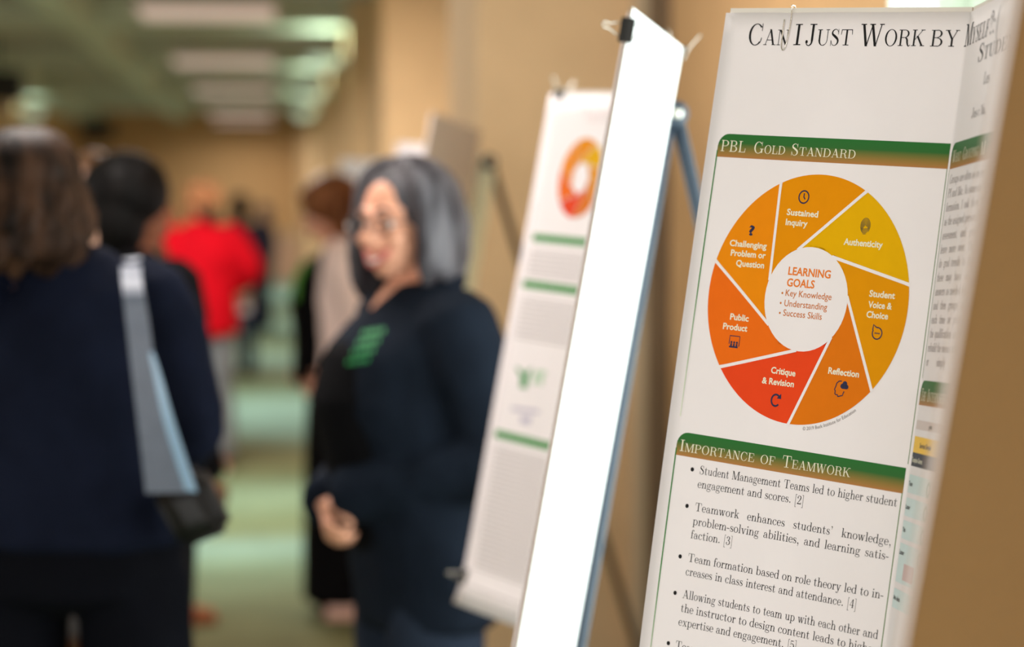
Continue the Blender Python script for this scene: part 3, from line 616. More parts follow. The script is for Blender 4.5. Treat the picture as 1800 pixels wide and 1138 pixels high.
# copyright line running round the rim
s = '\u00a9 2019 Buck Institute for Education'; cp = []
tris, x0, x1 = sans_mesh(s, 0.0); RR = WR+0.0058; em = 0.0052; k = 0.0707/(x1-x0)
for t in tris:
    q = []
    for x, y in t:
        a = math.radians(81.8)-((x-x0)*k)/RR; r_ = RR-y*em; q.append((WC[0]+r_*math.cos(a), WC[1]+r_*math.sin(a)))
    cp.append(q)
ink('copyright_lettering', SP, cp, M_gink, pap, 0.0003)
# left column, second section
h = header(SP, pap, -0.2975, 0.002, 0.4563, 0.4818, 0.014)
ink('header_lettering', SP, serif('Importance', *mm((-292.9, 476.9), (-190.3, 475.9)), 0.0180, 0.74) + serif('of', *mm((-183.2, 475.8), (-162.0, 475.6)), 0.0180, 0.74) .__add__(serif('Teamwork', *mm((-153.9, 475.8), (-64.4, 474.6)), 0.0180, 0.74)), M_wink, h, 0.0006)
ink('section_border', SP, [rect(-.2979, .474, -.2963, .76)], M_bord, pap, 0.0004, 0.02, (-.3, .48, -.29, .76))
ink('section_border', SP, [rect(.0008, .481, .0018, .85)], M_bord2, pap, 0.0004, 0.02)
BT = []; em = 0.0131
for s, p0, p1, j in (('Student Management Teams led to higher student', (-262.4, 497.9), (-2.8, 495.6), 1), ('engagement and scores. [2]', (-262.6, 512.6), (-118.4, 510.6), 1),
        ("Teamwork enhances students' knowledge,", (-262, 537.6), (-3.2, 534.8), 1), ('problem-solving abilities, and learning satis-', (-262.4, 552.6), (-3.9, 549.4), 1), ('faction. [3]', (-262.6, 567.1), (-204.8, 566.0), 1),
        ('Team formation based on role theory led to in-', (-262.4, 592.2), (-3.9, 588.4), 1), ('creases in class interest and attendance. [4]', (-263, 606.8), (-34.9, 603.4), 1),
        ('Allowing students to team up with each other and', (-263, 631.6), (-4.2, 628.4), 1), ('the instructor to design content leads to higher', (-263.2, 646.2), (-4.2, 643.0), 1), ('expertise and engagement. [5]', (-263.9, 661.0), (-103, 658.0), 1), ('Team', (-263.9, 686.4), (-232, 686.0), 1)):
    BT += serif_line(s, *mm(p0, p1), em)
BT += [disc((x/1000, y/1000), .0023, 14) for x, y in ((-272.2, 494.4), (-272.7, 533.9), (-273.0, 588.5), (-273.4, 627.9), (-273.7, 682.3))]
ink('body_lettering', SP, BT, M_ink, pap)
# middle column
ink('section_border', SP, [rect(.0090, .158, .0098, .366)], M_bord2, pap, 0.0004, 0.02)
h = header(SP, pap, 0.0096, 0.305, 0.1318, 0.1575, 0.012)
ink('header_lettering', SP, serif('What', *mm((17, 151.5), (52, 151.5)), 0.0176, 0.74) + serif('Grouping', *mm((60, 151.5), (122, 151.5)), 0.0176, 0.74) + serif('M', *mm((130, 151.5), (146, 151.5)), 0.0176, 0.74), M_wink, h, 0.0006)
MT = []
for k, s in enumerate(('Groups are often as an early', 'PI and like. As someone to', 'formation. I ask them to', 'as the assigned personality', 'assessment, and general', 'leave more over. The g', 'do grad trends to the a', 'these may have an al', 'answers as needed for the', 'and then groups and t', 'each time or prior. Th', 'the qualification and tight', 'rebuild the means when the', 'or simply merit')):
    v = 172.5 + k*13.9; MT += serif_line(s, (0.0165, v/1000), (0.166, v/1000), 0.0128)
ink('body_lettering', SP, MT, mat('light_grey_ink', (158, 149, 146), .5, .1, 60), pap)
h = header(SP, pap, 0.0096, 0.305, 0.368, 0.3925, 0.012)
ink('header_lettering', SP, serif('The', *mm((16, 388), (38, 388)), 0.0176, 0.74) + serif('Internship', *mm((46, 388), (120, 388)), 0.0176, 0.74), M_wink, h, 0.0006)
C_ = lambda n, c: mat(n, c, .5, .03, 60, spec=.2)
h = ink('table_card', SP, [rect(.011, .4075, .30, .4165)], C_('pinkish_grey_print', (216, 200, 196)), pap, .0003, .03)
ink('card_lettering', SP, sans('pts', *mm((70, 414), (82, 414)), .006), M_ink, h, .0006)
h = ink('table_card', SP, [rect(.0115, .4235, .30, .4395)], C_('yellow_print', (246, 196, 60)), pap, .0003, .03)
ink('card_lettering', SP, sans('Service Simple', *mm((40, 434), (88, 434)), .007), M_navy, h, .0006)
h = ink('table_card', SP, [rect(.0115, .4395, .30, .4530)], C_('dark_slate_print', (40, 46, 60)), pap, .0003, .03)
ink('card_lettering', SP, sans('Template Games', *mm((14, 449), (60, 449)), .007), M_wink, h, .0006)
M_card = C_('pale_blue_print', (212, 228, 230)); M_teal = C_('teal_print', (150, 186, 176))
for v0, v1, s in ((.4615, .4795, 'Tone'), (.4845, .5025, 'Later'), (.507, .525, 'Yes'), (.5295, .568, 'Later'), (.5745, .5935, 'An idea')):
    h = ink('table_card', SP, [rect(.0115, v0, .30, v1)], M_card, pap, .0003, .03)
    vb = (v0+.011)*1000
    ink('card_lettering', SP, sans(s, *mm((14, vb), (14+4*len(s), vb)), .0065), M_ink, h, .0006)
    ink('card_mark', SP, stroke(disc((.098, v0+.010), .006, 20), .003, True) + stroke(disc((.120, v0+.010), .006, 20), .003, True), M_teal, h, .0006)
    if v1-v0 > .03: ink('card_picture', SP, [rect(.040, .548, .082, .564)], C_('dusty_pink_print', (206, 178, 178)), h, .0006, .02)

# ---- clips
def wire(bm, pts, r, seg=8): loft(bm, pts, [r]*len(pts), seg, up=(0.3, 0.5, 0.8), cap=0)
def paper_clip():
    t = [(-222.0, -7.2), (-221.4, 10.4), (-222.3, 24.6), (-223.8, 36.0), (-226.4, 40.2), (-229.2, 36.6), (-230.2, 22.6), (-230.4, 7.3)]
    pts = spline([SP.P(x/1000, y/1000, .0042) for x, y in t], 40)
    b = [(-222.0, -7.2), (-223.4, -8.2), (-224.5, -7.0), (-225.2, 6), (-225.2, 20), (-226.6, 27), (-228.4, 20), (-228.2, 4)]
    pts2 = spline([S1.P(x/1000, y/1000, (-.0052 if i > 1 else .0042-.0047*i)) for i, (x, y) in enumerate(b)], 40)
    bm = bmesh.new(); wire(bm, pts2[::-1] + pts[1:], .00065)
    tag(build('paper_clip', bm, M_wire, None, True), 'silver wire paper clip at the top of the sharp poster over its title', 'paper clip')
paper_clip()
def binder_clip(S, u, v, e, t, label, size=0.032, h=0.0):
    """e: outward across the gripped edge, t: along it"""
    c = S.P(u, v, h-.002) - e.normalized()*size*.22; n = t.cross(e).normalized(); e = e.normalized(); t = t.normalized()
    r = tag(empty('binder_clip', c), label, 'binder clip', 'black binder clips on the boards')
    bm = bmesh.new(); L = size; dp = size*.62; q = size*.30
    a = -t*L/2
    prof = [(-dp*.55, .0045), (dp*.45, q), (dp*.5, 0), (dp*.45, -q), (-dp*.55, -.0045), (-dp*.55, -.0035), (dp*.38, -q*.8), (dp*.38, q*.8), (-dp*.55, .0035)]
    v0 = [bm.verts.new(a + e*x + n*y) for x, y in prof]; v1 = [bm.verts.new(a + t*L + e*x + n*y) for x, y in prof]
    k = len(prof)
    for i in range(k): bm.faces.new((v0[i], v0[(i+1) % k], v1[(i+1) % k], v1[i]))
    bm.faces.new(v0); bm.faces.new(v1[::-1])
    build('spring_body', bm, M_blk, r)
    for sg in (1, -1):
        dr = (e*0.86 + n*sg*0.5).normalized(); s0 = -e*dp*.5 + n*sg*.006; s1 = e*dp*.45 + n*sg*(q+.002)
        loop = [s0 - t*L*.28, s1 - t*L*.26, s1 + dr*size*.55 - t*L*.10, s1 + dr*size*.80 - t*L*.12, s1 + dr*size*.92, s1 + dr*size*.80 + t*L*.12, s1 + dr*size*.55 + t*L*.10, s1 + t*L*.26, s0 + t*L*.28]
        bm = bmesh.new(); wire(bm, spline(loop, 44), .0009); build('wire_handle', bm, M_wire, r, True)
    return r
# ---- easels: two front legs behind the board, a rear leg, a top bracket and two pegs under the board
def easel(S, mleg, mrear, label, splay=0.17, jv=0.10, rear=None, mbr=M_rub, jfrac=0.5, back=.026, lr=.012, lw=.009):
    J = S.P(S.fold+S.mid*jfrac, S.top+jv, -back); m_ = (S.P(S.fold+S.mid*.8, 0, 0)-S.P(S.fold+S.mid*.2, 0, 0)).normalized()
    r = tag(empty('easel', (J.x, J.y, 0)), label, 'easel', 'easels along the right wall'); o = Vector((J.x, J.y, 0))
    nb = -(S.P(S.fold+S.mid/2, 0, 1)-S.P(S.fold+S.mid/2, 0, 0)).normalized()
    for sg in (-1, 1):
        dr = (S.d + m_*sg*splay).normalized(); k = J.z/-dr.z
        bm = bmesh.new(); f = J + dr*k
        loft(bm, [J-o-dr*.015, f-o], [(lr, lw)]*2, 10, up=nb, cap=0.1); leg = build('leg', bm, mleg, r, True)
        bm = bmesh.new(); loft(bm, [f-o-dr*.05, f-o-dr*.004], [.015, .015], 10, up=nb, cap=0); build('rubber_foot', bm, M_rub, leg)
        # peg that carries the board's bottom edge
        k2 = (S.top+S.H-S.top-jv)/dr.dot(S.d); p = J + dr*(k2+.008)
        bm = bmesh.new(); loft(bm, [p-o, p-o-nb*.065], [.007, .007], 10, up=S.d, cap=.4); loft(bm, [p-o-nb*.06, p-o-nb*.06-S.d*.02], [.007, .006], 10, up=nb, cap=.4); build('peg', bm, mleg, leg, True)
    f = Vector(rear) if rear else Vector((1.08, J.y+.15, 0)); dr = (f-J).normalized()
    bm = bmesh.new(); loft(bm, [J-o+nb*.008, f-o], [(.011, .011)]*2, 10, cap=.1); leg = build('leg', bm, mrear, r, True)
    bm = bmesh.new(); loft(bm, [f-o-dr*.05, f-o-dr*.01], [.014, .014], 10, cap=0); build('rubber_foot', bm, M_rub, leg)
    bm = bmesh.new(); loft(bm, [J-o-m_*.03+nb*.004, J-o+m_*.03+nb*.004], [.020, .020], 14, up=S.d, cap=.3); br = build('top_bracket', bm, mbr, r, True)
    for sg in (-1, 1):
        bm = bmesh.new(); ball(bm, J-o+m_*.034*sg+nb*.006, (.009, .009, .009)); build('bolt', bm, M_wire, br, True)
    return r
easel(S1, M_steel, M_steel, 'blue-grey steel easel under the nearest brown-backed board')

# ---- second board: white backed, seen past the near one
def solve_roll(yaw, pit, dx):
    best = min((abs(wing_axes(yaw, pit, q*.1)[1].dot(CR)-dx), q*.1) for q in range(-160, 161)); return wing_axes(yaw, pit, best[1])
A2, D2 = solve_roll(30.0, 4.74, -0.178)
WW = 0.310
P2 = at(970, 160, 4.30) + A2*WW; M2 = ortho(vec(-0.02, 0.0, 1.0), D2); N2 = ortho(vec(-0.283, 0.03, -0.96), D2)
S2 = trifold(P2, D2, A2, M2, N2, 0.610, WW, 0.0, BH, [M_white, M_wback, M_edge], 'white-backed tri-fold board on the second easel, its bright back to the camera')
SQ, pap2 = paper('poster', S2, -WW-.002, 0.61+WW, 0.006, BH+.012, M_paper2, 0.0024, 30, 24, lambda u, v: 0.0012*math.sin(8*u+5*v)*math.sin(6*v)+(0.010*max(0, (v-.86)/.066)**2 if v > .86 else 0))
tag(pap2, 'blurred poster with a small orange wheel and green bars on the second tri-fold board', 'poster', 'posters on the tri-fold boards')
def inv2(S, px, py):
    """poster coordinates of the first panel for a photo pixel"""
    r = at(px, py, 1.0)-C0; a = (S.P(-.1, 0)-S.P(-.2, 0)).normalized(); n = a.cross(S.d); O = S.P(-.1, 0)
    X = C0 + r*((O-C0).dot(n)/r.dot(n)) - O
    return (-.1+X.dot(a), X.dot(S.d))
M_gbar = ramp_mat('green_bar_print', [(0, (24, 138, 38)), (0.5, (34, 140, 44)), (1, (56, 150, 64))])
M_pinkt = C_('pale_red_lettering', (226, 192, 192)); M_faint = C_('faint_grey_lettering', (198, 188, 188)); M_logo = C_('green_logo_print', (50, 150, 70)); M_viol = C_('violet_print', (196, 188, 210))
def bar2(p, q, base=0.0):
    u, v0 = inv2(SQ, *p); v1 = inv2(SQ, *q)[1]; return ink('section_header', SQ, [rect(u, v0, -.012, v1)], M_gbar, pap2, .0004, .03, (u, v0, -.012, v1))
bars = [bar2((939.5, 411), (938.8, 424)), bar2((922.5, 492.5), (921, 505.8)), bar2((873.8, 755.7), (872.8, 769))]
u0, v0 = inv2(SQ, 1022, 313.5); rr = (inv2(SQ, 1012, 384)[1]-inv2(SQ, 1036, 243.5)[1])/2
wheel(SQ, pap2, (u0, v0), rr, rr*.43, .0016, .012, M_seg)
T = []
for j in range(2): T += serif('Can I Just Work', (-.20+.03*j, inv2(SQ, 1040, 200+14*j)[1]), (-.03, inv2(SQ, 1040, 200+14*j)[1]), .017, .75)
ink('title_lettering', SQ, T, M_pinkt, pap2)
FL = []; random.seed(3)
for ya, yb, n in ((436, 486, 6), (520, 596, 9), (782, 1035, 30)):
    for k in range(n):
        y = ya+(yb-ya)*(k+.5)/n; px = 938-(y-411)*.178; u, v = inv2(SQ, px, y); FL.append(rect(u+.004, v-.0016, -.012-random.random()*.06*(k % 3 == 2), v+.0016))
ink('body_lettering', SQ, FL, M_faint, pap2, .0003, .05)
def q2(*pts): return [inv2(SQ, *p) for p in pts]
ink('logo', SQ, [q2((908, 645), (918, 650), (926, 664), (920, 668)), q2((920, 668), (926, 655), (938, 646), (930, 668)), q2((918, 664), (930, 664), (928, 684), (916, 682))], M_logo, pap2, .0004)
ink('logo', SQ, [q2((942, 655), (950, 652), (946, 676), (938, 676)), q2((953, 652), (959, 652), (956, 678), (949, 677)), q2((945, 652), (964, 655), (964, 659), (944, 657))], C_('pale_green_print', (188, 216, 186)), pap2, .0004)
ink('emblem', SQ, [q2((902, 716), (950, 722), (949, 728), (901, 722)), q2((918, 732), (936, 735), (934, 746), (917, 744))], M_viol, pap2, .0004)
for v0 in (.16, .40, .64): ink('section_header', SQ, [rect(.03, v0, .58, v0+.02)], M_gbar, pap2, .0004, .05, (.03, v0, .58, v0+.02))
ink('body_lettering', SQ, [rect(.035, v+.035+.012*k, .575, v+.038+.012*k) for v in (.16, .40, .64) for k in range(14)], M_faint, pap2, .0003, .05)
ink('section_border', SQ, [rect(-.294, .2, -.2925, .8)], M_faint, pap2, .0003, .05)
# clips on the second board
uF = S2.fold+S2.mid
binder_clip(S2, uF+S2.ww, inv2(S2, 970, 160)[1]+.030, N2, D2, 'black binder clip on the bright white board\u2019s nearest upright edge', .032)
binder_clip(S2, uF-.012, 0.0, -D2, M2, 'black binder clip at the top fold behind the bright white board', .028)
binder_clip(S2, -WW+.030, 0.0, -D2, A2, 'black binder clip on top of the small-wheel poster', .027)
binder_clip(S2, -WW, inv2(S2, 820, 1015)[1], -A2, D2, 'black binder clip low on the small-wheel poster\u2019s outer edge', .028)
easel(S2, M_steel, M_steel, 'blue-grey steel easel behind the bright white board', 0.12, 0.064, rear=(1.09, 4.05, 0), mbr=M_steel)

# ---- third board: grey backed, behind the grey-haired woman
D3 = vec(-0.178, -0.98, -0.01).normalized(); A3 = ortho(vec(0.641, -0.084, -0.766), D3)
P3 = at(700, 250, 6.90) + A3*WW; M3 = ortho(vec(-0.077, 0, 1.0), D3); N3 = ortho(vec(-0.36, 0.03, -0.93), D3)
S3 = trifold(P3, D3, A3, M3, N3, 0.610, WW, 0.0, BH, [M_white, M_gback, M_edge], 'grey-backed tri-fold board behind the grey-haired woman')
S3b, pap3 = paper('poster', S3, -WW-.002, 0.61+WW, 0.004, BH+.004, M_paper2, .0024, 20, 12)
tag(pap3, 'blurred blank-topped poster on the grey-backed board behind the grey-haired woman', 'poster', 'posters on the tri-fold boards')
easel(S3, M_alu, M_rear_shade, 'pale aluminium easel with a dark rear leg under the grey-backed board', 0.06, 0.05, rear=(1.09, at(900, 569, 6.45).y, 0), mbr=M_blk, back=.050, lr=.012, lw=.027)
# ---- flat foam board farther down the wall
A4, D4 = solve_roll(42.0, 4.8, -0.05)
P4 = at(598, 279, 9.4); S4 = Sheet(P4, D4, [(0.30, A4)], 0.0); S4.fold = 0.0; S4.mid = 0.30; S4.top = 0.0; S4.H = 0.28; S4.h0 = 0
bd = panel('poster_board', S4, 0, .30, 0, .28, .006, [M_board2, M_wback, M_edge], None)
tag(bd, 'small white foam board farthest down the wall, showing above the chestnut hair', 'display board')
S4.fold = 0.04; S4.mid = 0.22
easel(S4, M_alu, M_alu, 'pale aluminium easel under the farthest white board', 0.05, 0.08, rear=(0.60, at(600, 569, 9.75).y, 0), mbr=M_blk)
# ------------------------------------------------------------------ people
def skin(name, rgb): return mat(name, rgb, 0.5, 0.07, 30, spec=0.35, bump=0.05, bscale=300)
def cloth(name, rgb, var=0.25, bump=0.25): return mat(name, rgb, 0.85, var, 9, bump=bump, bscale=700, spec=0.06)
def hairm(name, rgb, rgb2, sc=38): return mat(name, rgb, 0.5, 0.3, sc, rgb2=rgb2, stretch=(1.0, 1.0, 0.16), spec=0.09, bump=0.35, bscale=160)
NECK = Vector((0, -0.005, 1.43))
def head_prims(bm, M):
    """skull, jaw, nose, brow, cheeks, ears, lips: facing +Y, crown at 1.65"""
    t = bmesh.new()
    ball(t, (0, -.012, 1.568), (.073, .092, .082), seg=24, rings=16)
    ball(t, (0, .028, 1.512), (.058, .062, .082), seg=20, rings=14)
    loft(t, [(0, .02, 1.47), (0, .055, 1.447)], [(.045, .030), (.026, .020)], 14, up=(0, 0, 1), cap=.6)      # jaw to chin
    loft(t, [(0, .086, 1.552), (0, .100, 1.53), (0, .110, 1.510)], [(.007, .008), (.009, .010), (.014, .010)], 10, up=(0, 1, 0), cap=.7)   # nose
    for s in (-1, 1):
        ball(t, (s*.010, .098, 1.506), (.008, .010, .008), seg=10, rings=8)          # nostril wings
        loft(t, [(s*.010, .086, 1.560), (s*.030, .084, 1.565), (s*.048, .068, 1.558)], [.008, .009, .007], 8, up=(0, 0, 1), cap=.6)   # brow ridge
        ball(t, (s*.036, .066, 1.512), (.022, .020, .022), seg=12, rings=10)         # cheek
        ball(t, (s*.074, -.008, 1.530), (.009, .018, .030), seg=10, rings=10)        # ear
    loft(t, [(-.022, .079, 1.474), (0, .090, 1.473), (.022, .079, 1.474)], [.006, .0075, .006], 8, up=(0, 0, 1), cap=.7)     # lips
    t.transform(M)
    me = bpy.data.meshes.new('t'); t.to_mesh(me); t.free(); bm.from_mesh(me); bpy.data.meshes.remove(me)
def hand_prims(bm, wrist, dirv, palm, curl=0.5, side=1, size=1.0):
    """palm and five separate bent fingers; dirv runs to the fingertips, palm is the palm's normal, side puts the thumb"""
    y = Vector(dirv).normalized(); z = Vector(palm); z = (z-y*z.dot(y)).normalized(); x = y.cross(z)*side; k = size
    W_ = Vector(wrist)
    loft(bm, [W_-y*.015*k, W_+y*.03*k, W_+y*.085*k], [(.024*k, .018*k), (.036*k, .016*k), (.040*k, .013*k)], 12, up=z, cap=.5)
    for i, (px, ln) in enumerate(((-.029, .068), (-.010, .078), (.010, .073), (.028, .056))):
        p = W_ + y*(.082 - .004*abs(i-1.3))*k - x*px*k; d = y; pts = [p]; a = 0
        for seg_ in (.45, .32, .25):
            a += curl*(0.75 if seg_ == .45 else 1.0); d = y*math.cos(a) + z*math.sin(a); pts.append(pts[-1]+d*ln*seg_*k)
        loft(bm, pts, [.0092*k, .0086*k, .0080*k, .0066*k], 9, up=x, cap=.8)
    p = W_ + y*.022*k + x*.030*k
    loft(bm, [p-x*.014*k, p+(x*.9+y*.6)*.026*k, p+(x*.75+y*1.2+z*.5)*.046*k, p+(x*.45+y*1.5+z*.9)*.058*k], [.0135*k, .0115*k, .0098*k, .0076*k], 9, up=z, cap=.8)
def arm(bm, sh, el, wr, ex=0.0, top=.052):
    s, e, w_ = Vector(sh), Vector(el), Vector(wr)
    loft(bm, [s, s.lerp(e, .35), e], [top+ex, .047+ex, .040+ex], 14, up=(0, 1, .2), cap=.7)
    loft(bm, [e, e.lerp(w_, .3), w_], [.040+ex, .041+ex, .027+ex], 14, up=(0, .3, 1), cap=.6)
def torso(bm, rings, seg=26): loft(bm, [(x, y, z) for z, a, b, x, y in rings], [(a, b) for z, a, b, x, y in rings], seg, up=(0, 1, 0), cap=.25)
BODY = [(.86, .150, .105, 0, 0), (.95, .165, .115, 0, 0), (1.06, .140, .100, 0, 0), (1.20, .150, .110, 0, .005), (1.31, .165, .100, 0, 0), (1.385, .125, .070, 0, 0), (1.425, .062, .058, 0, 0)]
def person(label, loc, face, skinm, H=1.65, arms=None, turn=0.0, nod=0.0, legs=None, curl=0.5, voxel=.0065, hands=None, group=None, girth=1.0, shift=(0, 0, 0)):
    """one continuous body; clothing and hair are added as its children. face/turn in degrees: heading of body and of head"""
    r = tag(empty('person', loc, math.radians(face)), label, 'person', group)
    k = H/1.65; r['k'] = k; HM = Matrix.Translation(NECK+Vector(shift)) @ Matrix.Rotation(math.radians(turn), 4, 'Z') @ Matrix.Rotation(math.radians(-nod), 4, 'X') @ Matrix.Translation(-NECK)
    arms = arms or [((-.185, 0, 1.35), (-.235, -.02, 1.09), (-.225, .06, .86)), ((.185, 0, 1.35), (.235, -.02, 1.09), (.225, .06, .86))]
    hands = hands or [((0, .15, -1), (1, 0, 0)), ((0, .15, -1), (-1, 0, 0))]
    legs = legs or [((-.088, 0, .90), (-.098, .015, .48), (-.105, -.02, .085)), ((.088, 0, .90), (.098, .015, .48), (.105, -.02, .085))]
    bm = bmesh.new()
    torso(bm, [(z, a*(1+(girth-1)*(1 if z > 1 else .35)), b*(1+(girth-1)*(1 if z > 1 else .0)), x, y) for z, a, b, x, y in BODY[:-2]] + BODY[-2:])
    loft(bm, [(0, -.012, 1.37), (0, -.004, 1.43), (0, .002, 1.49)], [.056, .050, .052], 16, cap=.3)
    head_prims(bm, HM)
    for i, (s, e, w_) in enumerate(arms):
        arm(bm, s, e, w_); d, p = hands[i][:2]; hand_prims(bm, w_, d, p, hands[i][2] if len(hands[i]) > 2 else curl, -1 if i == 0 else 1, hands[i][3] if len(hands[i]) > 3 else 1.0)
    for h, n, a in legs:
        loft(bm, [h, Vector(h).lerp(Vector(n), .4), n], [.085, .078, .056], 16, cap=.5); loft(bm, [n, Vector(n).lerp(Vector(a), .3), a], [.054, .054, .036], 16, cap=.5)
        loft(bm, [(a[0], a[1]-.03, .045), (a[0]*1.08, a[1]+.09, .040), (a[0]*1.12, a[1]+.18, .024)], [(.032, .036), (.040, .034), (.030, .018)], 12, up=(0, 0, 1), cap=.6)
    bm = meld(bm, voxel, 5, .5); bmesh.ops.scale(bm, vec=(k, k, k), verts=bm.verts)
    build('body', bm, skinm, r, True)
    P = dict(root=r, k=k, girth=girth, HM=HM, arms=arms, legs=legs); return P
def part(P, name, bm, m, voxel=None, it=4, parent=None, fac=.5):
    if voxel: bm = meld(bm, voxel, it, fac)
    bmesh.ops.scale(bm, vec=(P['k'],)*3, verts=bm.verts)
    return build(name, bm, m, parent or P['root'], True)
def trousers(P, m, ex=.016, flare=0.0, name='trousers', waist=1.02, hem=.09, slim=1.0):
    gq = P['girth']*slim; bm = bmesh.new(); torso(bm, [(.84, .165*gq, .122*gq, 0, 0), (.95, .182*gq, .132*gq, 0, 0), (waist, .168*gq, .120*gq, 0, 0)])
    for h, n, a in P['legs']:
        a2 = Vector(n).lerp(Vector(a), (Vector(n).z-hem)/(Vector(n).z-Vector(a).z))
        loft(bm, [h, Vector(h).lerp(Vector(n), .5), n, a2], [.094+ex*.4, .082+ex, .062+ex, .052+ex+flare], 18, cap=.1)
    return part(P, name, bm, m, .012, 4)
def shoes(P, m, m2=None):
    for h, n, a in P['legs']:
        bm = bmesh.new(); x, y = a[0], a[1]
        loft(bm, [(x, y-.045, .05), (x*1.03, y+.03, .052), (x*1.08, y+.11, .040), (x*1.12, y+.19, .030)], [(.036, .044), (.040, .046), (.047, .034), (.036, .022)], 16, up=(0, 0, 1), cap=.6)
        s = part(P, 'shoe', bm, m, .008, 3)
        bm = bmesh.new(); loft(bm, [(x, y-.062, .009), (x*1.03, y+.03, .009), (x*1.08, y+.11, .009), (x*1.12, y+.205, .009)], [(.034, .009), (.040, .009), (.048, .009), (.034, .008)], 16, up=(0, 0, 1), cap=.3)
        part(P, 'sole', bm, m2 or m, parent=s)
def jacket(P, m, rings, ex=.016, name='jacket', cuff=1.0, collar=None, folds=0.004, voxel=.010, it=3):
    bm = bmesh.new(); torso(bm, rings, 32)
    for i, (s, e, w_) in enumerate(P['arms']):
        s, e, w_ = Vector(s), Vector(e), Vector(w_); w2 = e.lerp(w_, cuff)
        loft(bm, [s+Vector((-.02 if s.x > 0 else .02, 0, .008)), s.lerp(e, .3), s.lerp(e, .7), e], [(.064+ex*.6, .066+ex*.6), .056+ex, .050+ex, .047+ex], 18, up=(0, 1, .2), cap=.6)
        loft(bm, [e, e.lerp(w2, .35), w2], [.048+ex, .046+ex, .036+ex*.9], 18, up=(0, .3, 1), cap=.25)
    if collar: collar(bm)
    bm = meld(bm, voxel, it, .5)
    for v in bm.verts:                       # soft creases
        q = v.co*9; v.co += v.normal*folds*(noise.noise(Vector((q.x, q.y, q.z*.55))) + .5*noise.noise(v.co*23))
    bmesh.ops.scale(bm, vec=(P['k'],)*3, verts=bm.verts)
    return build(name, bm, m, P['root'], True)
def short_hair(P, m, down=0.0, front=.060, vol=.0, name='hair'):
    bm = bmesh.new(); t = bmesh.new()
    ball(t, (0, -.022, 1.578), (.081+vol, .094+vol, .083+vol), seg=24, rings=16)
    ball(t, (0, -.050, 1.535-down*.5), (.072+vol, .062+vol, .070+down), seg=20, rings=14)
    loft(t, [(-.042, front-.004, 1.622), (0, front+.018, 1.628), (.042, front-.004, 1.622)], [.014, .017, .014], 12, up=(0, 0, 1), cap=.8)
    random.seed(5)
    for k in range(46):
        a = random.uniform(0, 2*PI); h = random.uniform(-.02, .07); d = Vector((math.sin(a)*.078, -.022+math.cos(a)*.088, 1.575+h))
        if d.y > .03 and d.z < 1.61: continue
        loft(t, [d, d+Vector((math.sin(a)*.008, math.cos(a)*.006-.012, -.02)), d+Vector((math.sin(a)*.006, -.02, -.045))], [.010, .010, .004], 8, cap=.6)
    t.transform(P['HM']); me = bpy.data.meshes.new('t'); t.to_mesh(me); t.free(); bm.from_mesh(me); bpy.data.meshes.remove(me)
    return part(P, name, bm, m, .006, 2)
def long_hair(P, m, zend, flare, wave, fringe=38, n=64, vol=1.0, seed=2, part_x=.015, thick=.017, ragged=.02, long_right=0.0):
    """cap of overlapping locks falling from the parting"""
    random.seed(seed); t = bmesh.new()
    ball(t, (0, -.020, 1.572), (.080*vol, .094*vol, .084), seg=24, rings=16)
    loft(t, [(0, -.055, 1.56), (0, -.055, zend+.05)], [(.072*vol, .045), (.080*vol, .040)], 20, up=(0, 1, 0), cap=.5)
    for lay in (0, 1):
        for k in range(n):
            al = math.radians(fringe + (360-2*fringe)*(k+random.random()*.6)/n)      # 0 = straight ahead
            sx, sy = math.sin(al), math.cos(al); pts = []; ze = zend - (long_right if sx > .3 else 0) + random.uniform(-ragged, ragged) + (.02 if lay else 0)
            rx, ry, rz = (.083+.008*lay)*vol, (.098+.006*lay)*vol, .086+.003*lay
            if long_right and sx > .3: rx *= .93
            for q in range(5):
                ph = math.radians(14+19*q); pts.append(Vector((part_x*(1-q/4)+rx*math.sin(ph)*sx, -.018+ry*math.sin(ph)*sy, 1.574+rz*math.cos(ph))))
            L = pts[-1].z-ze; ph0 = random.random()*6.28; N = 6
            for q in range(1, N+1):
                f = q/N; out = flare*math.sin(f*2.2)*1.1 + wave*math.sin(ph0+f*7.5)*f; tw = wave*1.2*math.cos(ph0+f*6.5)*f
                pts.append(Vector((rx*sx*(1+out) - tw*.08*sy, -.018+ry*sy*(1+out) + tw*.08*sx, pts[4].z-L*f)))
            th = thick*random.uniform(.8, 1.2)*(.75 if long_right and sx > .3 else 1); loft(t, spline(pts, 17), [th*(.55+.45*math.sin(PI*min(1, .15+.85*q/16))) for q in range(17)], 8, up=(0, 1, 0), cap=.7)
    t.transform(P['HM']); return part(P, 'hair', t, m, .0055, 1, fac=.35)
